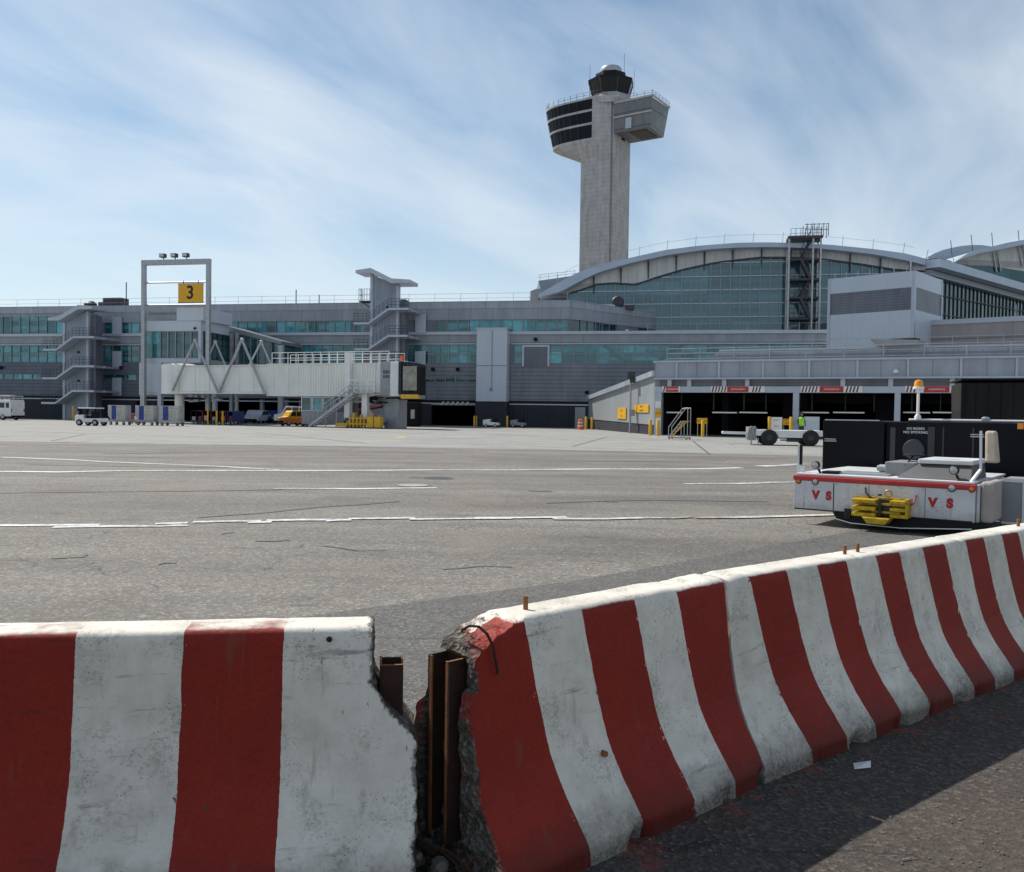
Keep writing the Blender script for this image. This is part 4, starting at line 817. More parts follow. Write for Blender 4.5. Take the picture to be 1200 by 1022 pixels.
# triangular struts, near side and far side
for (x0_, xp, x1_, yb, yt, wv) in [(202, 228.5, 255.5, 458, 399, -.25), (256.5, 283.5, 310.5, 460, 398, -.25), (235, 252.3, 270, 440, 400.5, 3.3), (286, 306, 324, 440, 400.5, 3.3)]:
    a, b, c = e(x0_, yb, wv), e(xp, yt, wv), e(x1_, yb+2, wv)
    MB().tube((a[0], wv, a[1]), (b[0], wv, b[1]), .12 if wv < 0 else .09, 8).tube((b[0], wv, b[1]), (c[0], wv, c[1]), .12 if wv < 0 else .09, 8).lathe([(.03, -.16), (.17, -.1), (.17, .1), (.03, .16)], (b[0], wv, b[1]), 8).build('strut', M['steel'], jb)
# roof guard rails
railing(jb, [(e(318, 425)[0], .1, zB1+.09), (e(455, 425)[0], .1, zB1+.09)], 1.0, .85, rails=(.5, 1.0), r=.035, mat=M['white'], name='roof_railing')
railing(jb, [(e(318, 425)[0], 2.9, zB1+.09), (e(455, 425)[0], 2.9, zB1+.09)], 1.0, .85, rails=(.5, 1.0), r=.03, mat=M['white'], name='roof_railing')
# cabin
ca, cb_, cd_, ce = u2, e(447, 450)[0], e(459, 450)[0], e(470, 450)[0]
MB().box(ca+.003, cb_, .05, 3.1, 2.9, 5.7).build('cabin_wall', M['bridge_white'], jb, bevel=.04)
gp_ = MB().box(cb_+.003, cd_, -.2, 3.3, 2.85, 5.78).build('cabin_panel', M['grey'], jb)
m = MB()
for r_ in (4.35, 4.75):
    for i in range(5): m.box(cb_+.3+i*.13, cb_+.36+i*.13, -.215, -.203, r_, r_+.28)
m.build('louvre', M['black'], gp_)
MB().box(cd_+.003, ce, -.3, 3.3, 2.8, 5.75).build('cabin_end', M['white'], jb, bevel=.05)
m = MB(); hood = [(0, 5.75), (.0, 3.1)]
for i in range(7):
    u = ce+.003+i*.31; k = .12 if i % 2 else 0; m.box(ce+.003+i*.17, ce+.173+i*.17, -.5-k, 2.3+k, 2.95-.0*i, 5.75-.03*i+k*.5)
m.build('hood', paint('hood_fabric', (.03, .035, .045), .85, 0, .4, 3, bump=.5), jb)
u = ce+2.2; MB().box(e(477, 450)[0], e(493, 450)[0], -.75, -.63, 3.3, 5.35).build('hood_opening', paint('hood_canvas', (.30, .29, .25), .9, 0, .35, 2, bump=.5), jb); MB().box(e(475, 450)[0], e(495, 450)[0], -.8, -.3, 2.6, 2.95).build('bumper', M['yellow'], jb)
MB().box(e(492, 450)[0], e(497, 450)[0], -.72, .2, 2.9, 5.3).build('hood_side', M['black'], jb)
MB().box(-.14, .14, -.1, .2, 0, .4).build('lamp_box', M['orange'], jb).location = (e(469, 424)[0], .3, zB1+.3)
# service platform and stair at the cabin
m = MB().box(e(415, 450)[0], cb_, -1.3, -.25, 3.0, 3.1); m.build('platform', M['steel'], jb)
railing(jb, [(e(416, 450)[0], -1.25, 3.1), (cb_, -1.25, 3.1)], 1.05, .6, rails=(.33, .66, 1.0), r=.03, mat=M['white'])
ua_, za_ = e(414, 468, -1.3); ub_, zb2 = e(362, 503, -1.3); zb2 = .05
for yy in (-1.35, -.55):
    MB().bar((ub_, yy, zb2), (ua_, yy, 3.0), .07, .22).build('stair_stringer', M['steel'], jb)
    m = MB()
    for i in range(11): t = i/10; m.tube((ub_+(ua_-ub_)*t, yy, zb2+(3-zb2)*t), (ub_+(ua_-ub_)*t, yy, zb2+(3-zb2)*t+.95), .028, 5)
    m.tube((ub_, yy, zb2+.95), (ua_, yy, 3.95), .035, 5).tube((ub_, yy, zb2+.5), (ua_, yy, 3.5), .03, 5); m.build('stair_handrail', M['steel'], jb)
m = MB()
for i in range(1, 14): t = i/14; u = ub_+(ua_-ub_)*t; z = zb2+(3-zb2)*t; m.box(u-.14, u+.14, -1.3, -.6, z-.03, z)
m.build('stair_treads', M['steel'], jb)
MB().tube((ub_+1.5, -.95, .1), (ub_+1.5, -.95, .9), .05).tube((ub_+2.6, -.95, .1), (ub_+2.6, -.95, 1.5), .05).build('stair_leg', M['steel'], jb)
# lift columns and wheel bogie
for px in (410.5, 431):
    u = e(px, 450)[0]; MB().box(u-.27, u+.27, -.55, -.05, .9, 6.6 if px < 420 else 3.0).build('lift_column', M['white'], jb)
uu_ = e(411, 450)[0]; uv_ = e(452, 450)[0]
MB().box(uu_-.3, uv_, -.5, 2.9, .55, .9).box(uu_, uv_-1, 0, 2.5, 2.2, 2.75).build('axle_frame', M['steel'], jb)
for u in (uu_+.1, uu_+1.1, uv_-.9):
    wv = MB().lathe([(.3, -.18), (.46, -.14), (.46, .14), (.3, .18)], (u, -.35, .46), 18, ax='y').build('wheel', M['tyre'], jb); MB().lathe([(.05, -.2), (.24, -.19), (.24, .15), (.05, .16)], (u, -.35, .46), 12, ax='y').build('rim', M['grey'], wv)
yb_ = MB().box(e(402, 497)[0], e(416, 497)[0], -1.3, -.7, .12, .42).build('wheel_guard', M['yellow'], jb, bevel=.06)
rnd = random.Random(8); m = MB()
for i in range(9): u = uu_+.6+i*.36; m.box(u, u+.12, -1.2, -.9, .08, .75+rnd.uniform(0, .6)); 
m.box(uu_+.5, uv_, -1.15, -.95, .3, .45).box(uu_+.5, uv_, -1.15, -.95, .8, .9); m.build('guard_frame', M['yellow'], jb)
for px in (444, 452): MB().box(e(px, 495)[0]-.3, e(px, 495)[0]+.3, -1.5, -.9, .08, 1.0).build('power_box', M['yellow'], jb, bevel=.03)
MB().box(e(447, 480)[0], e(464, 480)[0], .5, 2.0, 0.02, 2.5).build('cabinet', M['grey'], jb, bevel=.02)
rnd = random.Random(4); m = MB()
for i in range(16): u = uu_+.5+rnd.uniform(0, 4.5); z = 2.1+rnd.uniform(0, .6); m.tube((u, -.1, z), (u+rnd.uniform(.3, 1.2), -.1, z+rnd.uniform(-.4, .2)), rnd.uniform(.04, .09), 6)
m.build('hoses', M['black'], jb)
rnd = random.Random(14); m = MB()
for i in range(12): u = .2+rnd.uniform(0, 3.6); z = 1.9+rnd.uniform(0, 1.0); m.box(u, u+rnd.uniform(.2, .7), .8, 1.2, z, z+rnd.uniform(.08, .3))
m.build('pipework', M['grey'], jb)
# ================================================================== VEHICLES AND APRON EQUIPMENT
def wheelset(parent, xs, r, ya, yb, wd=.22):
    for x in xs:
        for y, s in ((ya, 1), (yb, -1)):
            t = MB().lathe([(r*.6, -wd/2), (r, -wd/2+.03), (r, wd/2-.03), (r*.6, wd/2)], (x, y, r), 18, ax='y').build('wheel', M['tyre'], parent)
            MB().lathe([(r*.1, -wd/2-.012), (r*.55, -wd/2-.01), (r*.55, wd/2+.01), (r*.1, wd/2+.012)], (x, y, r), 12, ax='y').build('rim', M['steel'], t)
def vehicle(name, label, cat, loc, rz, body, glassp, L_, W_, wheels, r, mat, lower=None, group=None, hoodz=.8):
    """body: side outline (x,z); glassp: list of side window quads; faces -x"""
    o = thing(name, label, cat, loc, rz, group)
    MB().prism(body, 'y', -W_/2, W_/2).build('body', mat, o, bevel=.05)
    if lower: MB().prism(lower[0], 'y', -W_/2-.012, W_/2+.012).build('lower_body', lower[1], o, bevel=.02)
    for q in glassp:
        for s in (-1, 1): MB().prism(q, 'y', s*(W_/2+.006), s*(W_/2-.02)).build('window', M['car_glass'], o)
    wheelset(o, wheels, r, -W_/2+.1, W_/2-.1)
    x0 = min(p[0] for p in body); x1 = max(p[0] for p in body)
    each('headlight', M['lens'], o, [lambda m, y=y: m.box(x0-.02, x0+.1, y-.15, y+.15, hoodz-.22, hoodz-.05) for y in (-W_/2+.25, W_/2-.25)])
    each('tail_light', M['red'], o, [lambda m, y=y: m.box(x1-.1, x1+.015, y-.07, y+.07, hoodz-.1, hoodz+.2) for y in (-W_/2+.12, W_/2-.12)])
    MB().box(x0-.06, x0+.1, -W_/2+.05, W_/2-.05, .28, .5).box(x1-.1, x1+.06, -W_/2+.05, W_/2-.05, .3, .5).build('bumper', M['black'], o, bevel=.03)
    return o
VAN = [(0, .35), (0, .85), (.25, 1.1), (.95, 1.3), (1.65, 2.05), (2.0, 2.15), (5.3, 2.15), (5.4, 1.9), (5.4, .4)]
p = G(-30, 491.5); va = vehicle('service_van', 'white service van with a roof rack parked at the left edge', 'van', (p.x, p.y, 0), FA.a, VAN, [[(1.15, 1.3), (1.75, 1.95), (2.35, 1.95), (2.35, 1.25)], [(3.3, 1.3), (3.3, 1.85), (3.9, 1.85), (3.9, 1.3)], [(4.05, 1.3), (4.05, 1.85), (4.65, 1.85), (4.65, 1.3)], [(4.8, 1.3), (4.8, 1.85), (5.2, 1.85), (5.2, 1.3)]], 5.4, 2.0, (1.0, 4.4), .36, M['white'], hoodz=1.0)
m = MB()
for x in (1.9, 3.0, 4.1, 5.2): m.tube((x, -.9, 2.15), (x, -.9, 2.55), .035).tube((x, .9, 2.15), (x, .9, 2.55), .035).tube((x, -.9, 2.55), (x, .9, 2.55), .035)
m.tube((1.7, -.9, 2.55), (5.3, -.9, 2.55), .04).tube((1.7, .9, 2.55), (5.3, .9, 2.55), .04); m.build('roof_rack', M['steel'], va)
lad = thing('ladder', 'grey ladder tied flat on the roof rack of the white van', 'ladder', va.matrix_basis @ Vector((2.0, -.3, 2.6)), FA.a); MB().box(0, 2.9, 0, .06, 0, .08).box(0, 2.9, .45, .51, 0, .08).build('rail', M['steel'], lad); MB().box(.2, .26, .063, .447, .02, .05).box(.9, .96, .063, .447, .02, .05).box(1.6, 1.66, .063, .447, .02, .05).box(2.3, 2.36, .063, .447, .02, .05).build('rungs', M['steel'], lad)
# baggage tractor with a train of containers on dollies
p = G(93, 498.6); tr = thing('baggage_tractor', 'small white cabbed tractor at the head of the container dollies', 'tractor', (p.x, p.y, 0), R(-6))
MB().prism([(0, .28), (0, .78), (.1, .86), (.75, .88), (.8, .28)], 'y', -.65, .65).prism([(.803, .28), (.803, .6), (2.1, .6), (2.15, .3)], 'y', -.65, .65).build('body', M['white'], tr, bevel=.03)
MB().box(.3, 1.75, -.66, .66, 1.38, 1.45).build('cab_roof', M['white'], tr, bevel=.02)
each('cab_post', M['black'], tr, [lambda m, x=x, y=y: m.bar((x, y, .6), (x+(.12 if x < 1 else 0), y, 1.38), .07, .07) for x in (.3, 1.0, 1.68) for y in (-.6, .6)])
MB().box(.95, 1.4, -.5, .5, .6, .8).box(1.32, 1.45, -.5, .5, .8, 1.15).build('seat', M['black'], tr); MB().box(.34, .37, -.56, .56, .9, 1.35).build('windscreen', M['car_glass'], tr)
each('headlight', M['lens'], tr, [lambda m, y=y: m.box(-.03, .0, y-.1, y+.1, .6, .75) for y in (-.45, .45)])
wheelset(tr, (.4, 1.75), .26, -.6, .6)
ULDS = [(128, 151, 'blue and white cargo container, first behind the small white tractor'), (160, 184, 'blue and white cargo container, middle one of the train by the portal'), (188, 214, 'navy and cream cargo container at the rear of the dolly train')]
for i, (a, b, lab) in enumerate(ULDS):
    p = G(a, 498.0+i*.5); wd = (b-a-3)*p.y/FPX
    d = thing('container_dolly', ['low dolly under the first container behind the white tractor', 'low dolly under the middle container of the train', 'low pale dolly under the rearmost container of the train'][i], 'dolly', (p.x, p.y, 0), R(-6), 'dollies carrying the container train')
    MB().box(-.2, wd+.1, -.05, .95, .28, .42).build('deck', M['steel'] if i == 2 else M['grey'], d); MB().tube((-.25, .7, .32), (-.75, .7, .26), .04).build('tow_bar', M['dark_steel'], d)
    wheelset(d, (.15, wd-.15), .14, .0, .9, .1)
    c = thing('cargo_container', lab, 'container', (p.x, p.y, .425), R(-6), 'cargo containers on the dolly train'); h = 1.28
    MB().prism([(-.12, .4), (-.12, h), (wd, h), (wd, 0), (.15, 0)], 'y', 0, .9).build('shell', M['uld'], c)
    MB().box(.22, wd*.42, -.02, -.003, .05, h-.06).build('curtain', M['blue'], c); MB().box(wd*.45, wd-.06, -.02, -.003, .05, h-.08).build('door', M['uld_door'], c)
    m = MB()
    for k in range(4): m.box(wd*.52, wd*.8, -.032, -.021, .25+k*.26, .28+k*.26)
    m.build('slats', M['mullion'], c)
p = G(153, 496.5); c = thing('luggage_cart', 'small open cart with pale boxes between the first two containers', 'cart', (p.x, p.y, 0), R(-6)); MB().box(0, .6, 0, .9, .3, .38).box(0, .04, 0, .9, .38, 1.0).build('deck', M['grey'], c); MB().box(.05, .3, .1, .6, .383, .85).build('crate', M['red'], c); MB().box(.32, .58, .1, .6, .383, .7).build('crate', M['white'], c); wheelset(c, (.1, .5), .13, .1, .8, .08)
# parked baggage carts under the gatehouse
kinds = [(223, M['black'], 'black'), (230, M['maroon'], 'maroon'), (237, M['black'], 'dark'), (246.5, M['maroon'], 'brown'), (257, M['maroon'], 'red brown'), (266, M['blue'], 'navy')]
labs = ['black baggage cart, leftmost under the jet bridge', 'maroon baggage cart right of the black one under the jet bridge', 'dark baggage cart against the right portal post', 'brownish baggage cart just right of the portal post', 'red brown baggage cart between two yellow posts', 'navy baggage cart, rightmost of the row before the silver car']
for i, (px, mt, nm) in enumerate(kinds):
    g = G(px, 496.5); p = PY(px, 490, 82); wd = .62
    c = thing('baggage_cart', labs[i], 'cart', (p.x, 82, 0), FA.a, 'baggage carts parked under the jet bridge')
    MB().box(0, wd, 0, 2.2, .3, .4).build('deck', M['dark_steel'], c); MB().box(0, wd, .02, 2.2, 1.25, 1.32).build('roof', mt, c)
    MB().box(.0, .05, .03, 2.15, .403, 1.247).box(wd-.05, wd, .03, 2.15, .403, 1.247).box(.053, wd-.053, 1.6, 1.65, .403, 1.247).build('side_panel', mt, c)
    MB().box(.15, wd-.12, .06, .5, .403, .75+.05*(i % 3)).build('curtain', [M['grey'], M['maroon'], M['tan'], M['grey'], M['orange'], M['maroon']][i], c); wheelset(c, (.12, wd-.12), .14, .3, 1.8, .1)
def bollard(px, py, Y, lab, h=1.1, r=.085, grp='yellow steel bollards along the buildings'):
    p = PY(px, py, Y); o = tag(MB().lathe([(r, 0), (r, h-.06), (r*.7, h-.01), (.01, h)], (0, 0, 0), 12).build('bollard', M['yellow'], None, smooth=True), lab, 'bollard', grp); o.location = (p.x, p.y, 0)
bollard(86, 480, 98, 'pale yellow bollard against the left stair tower', 1.6, .12)
bollard(243.6, 480, 81.3, 'yellow post at the foot of the right portal leg', 1.6, .07); bollard(254, 480, 81, 'thin yellow post between the parked baggage carts', 1.35); bollard(261, 480, 80.8, 'bright yellow post beside the red brown baggage cart', 1.3)
bollard(489, 480, 92, 'yellow bollard at the foot of the dark wall right of the bridge hood', 1.1); bollard(556, 480, 91, 'yellow bollard at the left foot of the pale shaft', 1.15, .1); bollard(558.5, 480, 91.5, 'second yellow bollard touching the left foot of the shaft', 1.15, .07); bollard(594.5, 480, 88, 'yellow bollard at the right foot of the pale shaft', 1.2, .1)
bollard(687, 480, 84, 'yellow bollard just right of the orange drum', 1.25, .12); bollard(694, 480, 84, 'yellow bollard before the low end of the sloped wall', 1.2, .12)
bollard(762.5, 480, 63.5, 'yellow bollard left of the first garage pillar', 1.15, .12); bollard(771.5, 480, 62.5, 'yellow bollard right at the foot of the first garage pillar', 1.15, .12)
bollard(824, 480, 61, 'yellow bollard under the sign in the first loading bay', 1.2, .12); bollard(902, 480, 60, 'yellow bollard left of the poster panel in the second bay', 1.5, .11); bollard(927.5, 480, 59, 'yellow bollard beside the first inner pillar', 1.5, .12)
p = PY(680.5, 480, 83); o = thing('traffic_drum', 'orange and white traffic drum near the grey door', 'traffic drum', (p.x, p.y, 0)); MB().lathe([(.32, 0), (.32, .08), (.27, .09), (.22, .95), (.1, 1.0)], (0, 0, 0), 16).build('drum', M['orange'], o, smooth=True)
each('band', M['white'], o, [lambda m, z=z: m.lathe([(.275-.055*z, z), (.27-.055*z, z+.12)], (0, 0, 0), 16) for z in (.3, .62)])
u0, u1 = U(674), U(686); dr = MB().box(u0, u1, -.02, .015, 0, 2.2).build('door', M['mullion'], term)
def stand_sign(lab, px0, px1, py0, py1, Y, mat, lines=None, tm=None, name='bay_sign', post=True, grp=None):
    a, b = PY(px0, py1, Y), PY(px1, py0, Y); o = thing(name, lab, 'sign', ((a.x+b.x)/2, Y, 0), FG.a, grp); W_, h = b.x-a.x, b.z-a.z
    MB().box(-W_/2, W_/2, 0, .04, a.z, b.z).build('plate', mat, o)
    each('post', M['steel'], o, [lambda m, x=x: m.tube((x, .06, 0), (x, .06, a.z+.05), .03) for x in (-W_/2+.05, W_/2-.05)])
    for i, (s, k) in enumerate(lines or []): text('lettering', s, h*k, tm or M['text_black'], o, (0, -.004, b.z-h*(i+.5)/len(lines)), FRONT)
stand_sign('yellow sign standing in the dark first loading bay', 816.5, 829, 490, 496.5, 61.5, M['sign_yellow'], [('CAUTION', .5)])
stand_sign('yellow two line sign left of the first inner pillar', 917.5, 929, 491, 498, 59.6, M['sign_yellow'], [('STOP', .4), ('HERE', .4)])
stand_sign('pale poster panel with pink print behind the white trailer', 903, 916.5, 489, 503, 59.8, M['white'], [('SAFETY', .16), ('FIRST', .16)], M['text_red'])
stand_sign('large pale blue notice panel right of the first inner pillar', 942.5, 960, 488.5, 507, 57.5, M['pale_box'], [('NOTICE', .2), ('', .1), ('', .1)], M['text_white'])
# rolling steps
p = G(795, 515); st = thing('rolling_steps', 'yellow rolling maintenance steps in front of the first loading bay', 'steps', (p.x, p.y, 0), FG.a)
k = p.y/FPX; x0, x1, hh, pl = -12*k, 10.5*k, 37*k, 1.15
for yy in (0, .7):
    MB().bar((x0, yy, .1), (3*k, yy, pl), .04, .07).bar((x0, yy, .1), (x1, yy, .1), .04, .06).tube((x1, yy, .1), (x1, yy, hh), .03).tube((3*k, yy, .1), (3*k, yy, pl), .03).tube((x0, yy, .1), (x0, yy, .75), .03).tube((x0, yy, .75), (4*k, yy, hh-.05), .03).tube((4*k, yy, hh-.05), (x1, yy, hh), .03).build('side_frame', M['steel'], st)
each('tread', M['yellow'], st, [lambda m, t=t: m.box(x0+(3*k-x0)*t-.09, x0+(3*k-x0)*t+.09, .03, .67, .1+(pl-.1)*t-.02, .1+(pl-.1)*t) for t in (.2, .4, .6, .8)]); MB().box(3*k, x1, .03, .67, pl-.04, pl).build('platform', M['yellow'], st); MB().bar((x0+.15, -.03, .1), (x1, -.03, pl), .03, .05).build('brace', M['yellow'], st)
wheelset(st, (x0+.05, x1-.05), .07, .0, .7, .04)
# parked cars under the bridge
CAR = [(0, .3), (.02, .62), (.2, .74), (1.15, .88), (1.75, 1.38), (2.1, 1.44), (3.1, 1.4), (3.75, 1.0), (4.3, .95), (4.4, .7), (4.4, .3)]
CW = [[(1.4, .92), (1.8, 1.32), (2.35, 1.35), (2.35, .93)], [(2.45, .93), (2.45, 1.35), (3.05, 1.32), (3.55, .97)]]
p = PY(292, 480, 91); c = vehicle('parked_car', 'silver saloon car parked under the jet bridge', 'car', (p.x, 91, 0), R(86), CAR, CW, 4.4, 1.75, (.85, 3.5), .31, M['pale_box'], hoodz=.75)
p = PY(314, 480, 94); c = vehicle('parked_car', 'dark blue car half hidden behind the silver saloon', 'car', (p.x, 94, 0), R(90), CAR, CW, 4.4, 1.75, (.85, 3.5), .31, M['blue'], hoodz=.75)
SUV = [(0, .35), (.03, .9), (.9, 1.0), (1.4, 1.6), (1.7, 1.68), (4.2, 1.66), (4.4, 1.1), (4.42, .35)]
SW_ = [[(1.2, 1.05), (1.55, 1.55), (2.2, 1.57), (2.2, 1.05)], [(2.3, 1.05), (2.3, 1.57), (3.1, 1.57), (3.1, 1.05)], [(3.2, 1.05), (3.2, 1.57), (4.0, 1.55), (4.15, 1.05)]]
p = PY(323, 480, 89); vehicle('parked_van', 'white minivan parked behind the yellow truck under the bridge', 'van', (p.x, 89, 0), FA.a+R(15), [(x*.8, z*1.12) for x, z in SUV], [[(x*.8, z*1.12) for x, z in q] for q in SW_], 3.5, 1.8, (.7, 2.8), .33, M['white'], hoodz=1)
p = PY(329, 480, 82); vehicle('utility_truck', 'yellow and orange utility vehicle parked beneath the ribbed tunnel', 'utility vehicle', (p.x, 82, 0), FA.a+R(50), [(x*.55, z*.85) for x, z in SUV], [[(x*.55, z*.85) for x, z in q] for q in SW_], 2.4, 1.5, (.5, 1.95), .28, M['yellow'], lower=([(-.01, .4), (-.01, .75), (2.44, .78), (2.44, .4)], M['orange']), hoodz=.75)
p = PY(353, 480, 80); o = thing('tool_cart', 'small red wheeled tool cart beside the foot of the bridge stair', 'cart', (p.x, 80, 0), FA.a); MB().box(0, 1.0, 0, .8, .2, .75).prism([(0, .753), (.6, .753), (.45, 1.0), (.1, 1.0)], 'y', .05, .75).build('body', M['red'], o, bevel=.04); wheelset(o, (.2, .8), .16, .05, .75, .1); MB().box(.2, .8, -.03, -.003, .3, .6).build('panel', M['maroon'], o); MB().tube((1.0, .4, .6), (1.4, .4, .85), .03).build('handle', M['steel'], o)
# cabin hut behind the stair
h0 = PY(353, 480, 78.8); FHt = Frame(h0.x, h0.y, FJ.a+R(8)); e = lambda x, y: FHt.uz(x, y); hu = thing('portable_cabin', 'grey portable cabin with a row of white framed windows under the bridge', 'cabin', FHt.o, FHt.a)
W_ = e(408, 480)[0]; zt3, zt4 = e(360, 464)[1], e(360, 482.5)[1]
MB().box(0.05, W_, 0, 2.2, .25, zt4-.003).build('wall', M['grey'], hu); MB().box(0, W_, .1, 2.2, zt4, zt3).build('window_wall', M['louvre'], hu); ww = e(392, 480)[0]
for i in range(3): window(hu, .05+i*(ww/3), (i+1)*ww/3-.03, zt4+.04, zt3-.08, 1, w=.0, mat=M['glass_dark'] if i != 1 else M['glass'], fm=M['white'], fw=.14)
MB().box(-.05, W_+.05, -.15, 2.3, zt3+.003, zt3+.1).build('roof', M['white'], hu); MB().box(0, .2, 0, .2, 0, .25).box(W_-.2, W_, 0, .2, 0, .25).box(0, .2, 2, 2.2, 0, .25).box(W_-.2, W_, 2, 2.2, 0, .25).build('feet', M['dark_steel'], hu)
# red loader behind the bridge bogie
p = PY(418, 480, 84); o = thing('belt_loader', 'low red belt loader standing behind the bridge wheels', 'loader', (p.x, 84, 0), FA.a); MB().box(-2.2, 2.0, 0, 1.6, .45, .95).build('body', M['red'], o, bevel=.05); MB().bar((-2.2, .8, 1.1), (2.2, .8, 1.9), .8, .18).build('belt', M['black'], o); MB().bar((-2.2, .35, 1.2), (2.2, .35, 2.0), .06, .16).build('rail', M['red'], o); wheelset(o, (-1.4, 1.3), .35, .1, 1.5)
p = PY(465, 480, 86); o = thing('plant_cabinet', 'black equipment cabinet beneath the bridge hood', 'cabinet', (p.x, 86, 0), FA.a); MB().box(0, 2.1, 0, 1.5, .1, 2.4).build('body', M['black'], o, bevel=.03); MB().box(1.45, 1.85, -.03, -.003, .8, 1.7).build('panel', M['lens'], o); MB().box(.1, 2.0, .1, 1.4, 0, .1).build('plinth', M['dark_steel'], o); MB().box(.7, .74, -.03, -.003, .2, 2.3).build('seam', M['dark_steel'], o)
# small tractors by the shaft
for px, Y, mt, lab in [(566, 87, M['white'], 'small white tractor parked at the foot of the pale shaft'), (598, 89, M['grey'], 'dim grey tractor in the shade right of the pale shaft')]:
    p = PY(px, 480, Y); o = thing('baggage_tractor', lab, 'tractor', (p.x, Y, 0), FA.a); MB().prism([(0, .25), (0, .75), (.7, .85), (.75, .55), (1.5, .5), (1.55, .25)], 'y', 0, 1.1).build('body', mt, o, bevel=.03); MB().box(.9, 1.3, .2, .9, .55, .95).build('seat', M['black'], o); wheelset(o, (.3, 1.25), .23, .08, 1.0, .18); each('headlight', M['lens'], o, [lambda m, y=y: m.box(-.02, 0, y-.08, y+.08, .5, .66) for y in (.2, .9)]); MB().tube((.78, .5, .6), (.9, .5, .98), .02).build('steering_column', M['black'], o)
# white flatbed trailer
p = G(893, 522); tq = thing('flatbed_trailer', 'white flatbed aircraft trailer with black tyres before the loading bays', 'trailer', (p.x, p.y, 0), R(-8)); k = p.y/FPX; W_ = 66*k
MB().box(-.3, W_+.1, 0, 1.7, .5, .8).box(.8, W_-.9, -.04, -.003, .42, .66).build('bed', M['white'], tq, bevel=.03); MB().box(.9, W_*.62, -.08, -.043, .26, .33).box(1.3, W_*.7, .3, .5, .2, .5).build('chassis', M['dark_steel'], tq)
for x in (.35, W_-.5):
    for y in (.05, 1.65):
        t = MB().lathe([(.2, -.16), (.4, -.14), (.42, -.1), (.42, .1), (.4, .14), (.2, .16)], (x, y, .42), 18, ax='y').build('wheel', M['tyre'], tq); MB().lathe([(.03, -.17), (.15, -.165), (.15, .165), (.03, .17)], (x, y, .42), 10, ax='y').build('rim', M['dark_steel'], t)
MB().bar((-.3, .8, .6), (-1.9, .8, .62), .18, .14).tube((-1.9, .55, .62), (-1.9, 1.05, .62), .08).build('tow_bar', M['white'], tq)
rnd = random.Random(6); m = MB().box(-.65, -.3, .1, 1.5, .25, .95)
for i in range(5): x = -.75+i*.09; m.tube((x, .1, .3), (x+.1, .05, .9+.1*(i % 2)), .04)
m.build('hitch_frame', M['steel'], tq); MB().tube((-.55, 0, .0), (-.55, 0, .4), .035).tube((-.2, 0, .0), (-.2, 0, .4), .03).build('jack_leg', M['steel'], tq)
# worker in a lime vest behind the trailer
def skin_body(name, joints, edges, mat, parent=None):
    me = bpy.data.meshes.new(name); me.from_pydata([j[:3] for j in joints], edges, []); o = bpy.data.objects.new(name, me); COL.objects.link(o); me.materials.append(mat)
    s = o.modifiers.new('skin', 'SKIN'); s.use_smooth_shade = True
    for v, j in zip(me.skin_vertices[0].data, joints): v.radius = (j[3], j[4] if len(j) > 4 else j[3])
    me.skin_vertices[0].data[0].use_root = True
    o.modifiers.new('sub', 'SUBSURF').levels = 1; o.modifiers['sub'].render_levels = 1
    if parent: o.parent = parent
    return o
pp = PY(939.5, 480, 56.5)
J = [(0, 0, .95, .16, .11), (0, 0, 1.15, .15, .1), (0, 0, 1.38, .17, .1), (0, 0, 1.5, .06), (0, -.01, 1.58, .065), (0, -.02, 1.68, .09), (0, -.01, 1.75, .06), (.09, 0, .85, .085), (.1, .02, .48, .06), (.1, 0, .1, .04), (.11, -.12, .04, .04), (-.09, 0, .85, .085), (-.1, .02, .48, .06), (-.1, 0, .1, .04), (-.11, -.12, .04, .04), (.19, 0, 1.42, .05), (.24, .02, 1.15, .042), (.22, -.12, .95, .032), (.21, -.2, .88, .03), (-.19, 0, 1.42, .05), (-.24, .02, 1.15, .042), (-.22, -.12, .95, .032), (-.21, -.2, .88, .03)]
E = [(0, 1), (1, 2), (2, 3), (3, 4), (4, 5), (5, 6), (0, 7), (7, 8), (8, 9), (9, 10), (0, 11), (11, 12), (12, 13), (13, 14), (2, 15), (15, 16), (16, 17), (17, 18), (2, 19), (19, 20), (20, 21), (21, 22)]
per = skin_body('person', J, E, M['trousers']); per.location = (pp.x, pp.y, 0); tag(per, 'person in dark clothes and a lime vest standing behind the white trailer', 'person')
MB().lathe([(.165, .92), (.19, 1.0), (.18, 1.2), (.205, 1.4), (.1, 1.5)], (0, 0, 0), 16, 1, .72).build('vest', M['hivis'], per, smooth=True)
MB().lathe([(.1, 1.66), (.108, 1.72), (.08, 1.79), (.02, 1.81)], (0, 0, 0), 12, .9, 1.0).build('hair', M['hair'], per, smooth=True); MB().lathe([(.03, 1.56), (.075, 1.61), (.085, 1.68), (.06, 1.73)], (0, -.035, 0), 12, .9, 1.0).build('face', M['skin'], per, smooth=True)
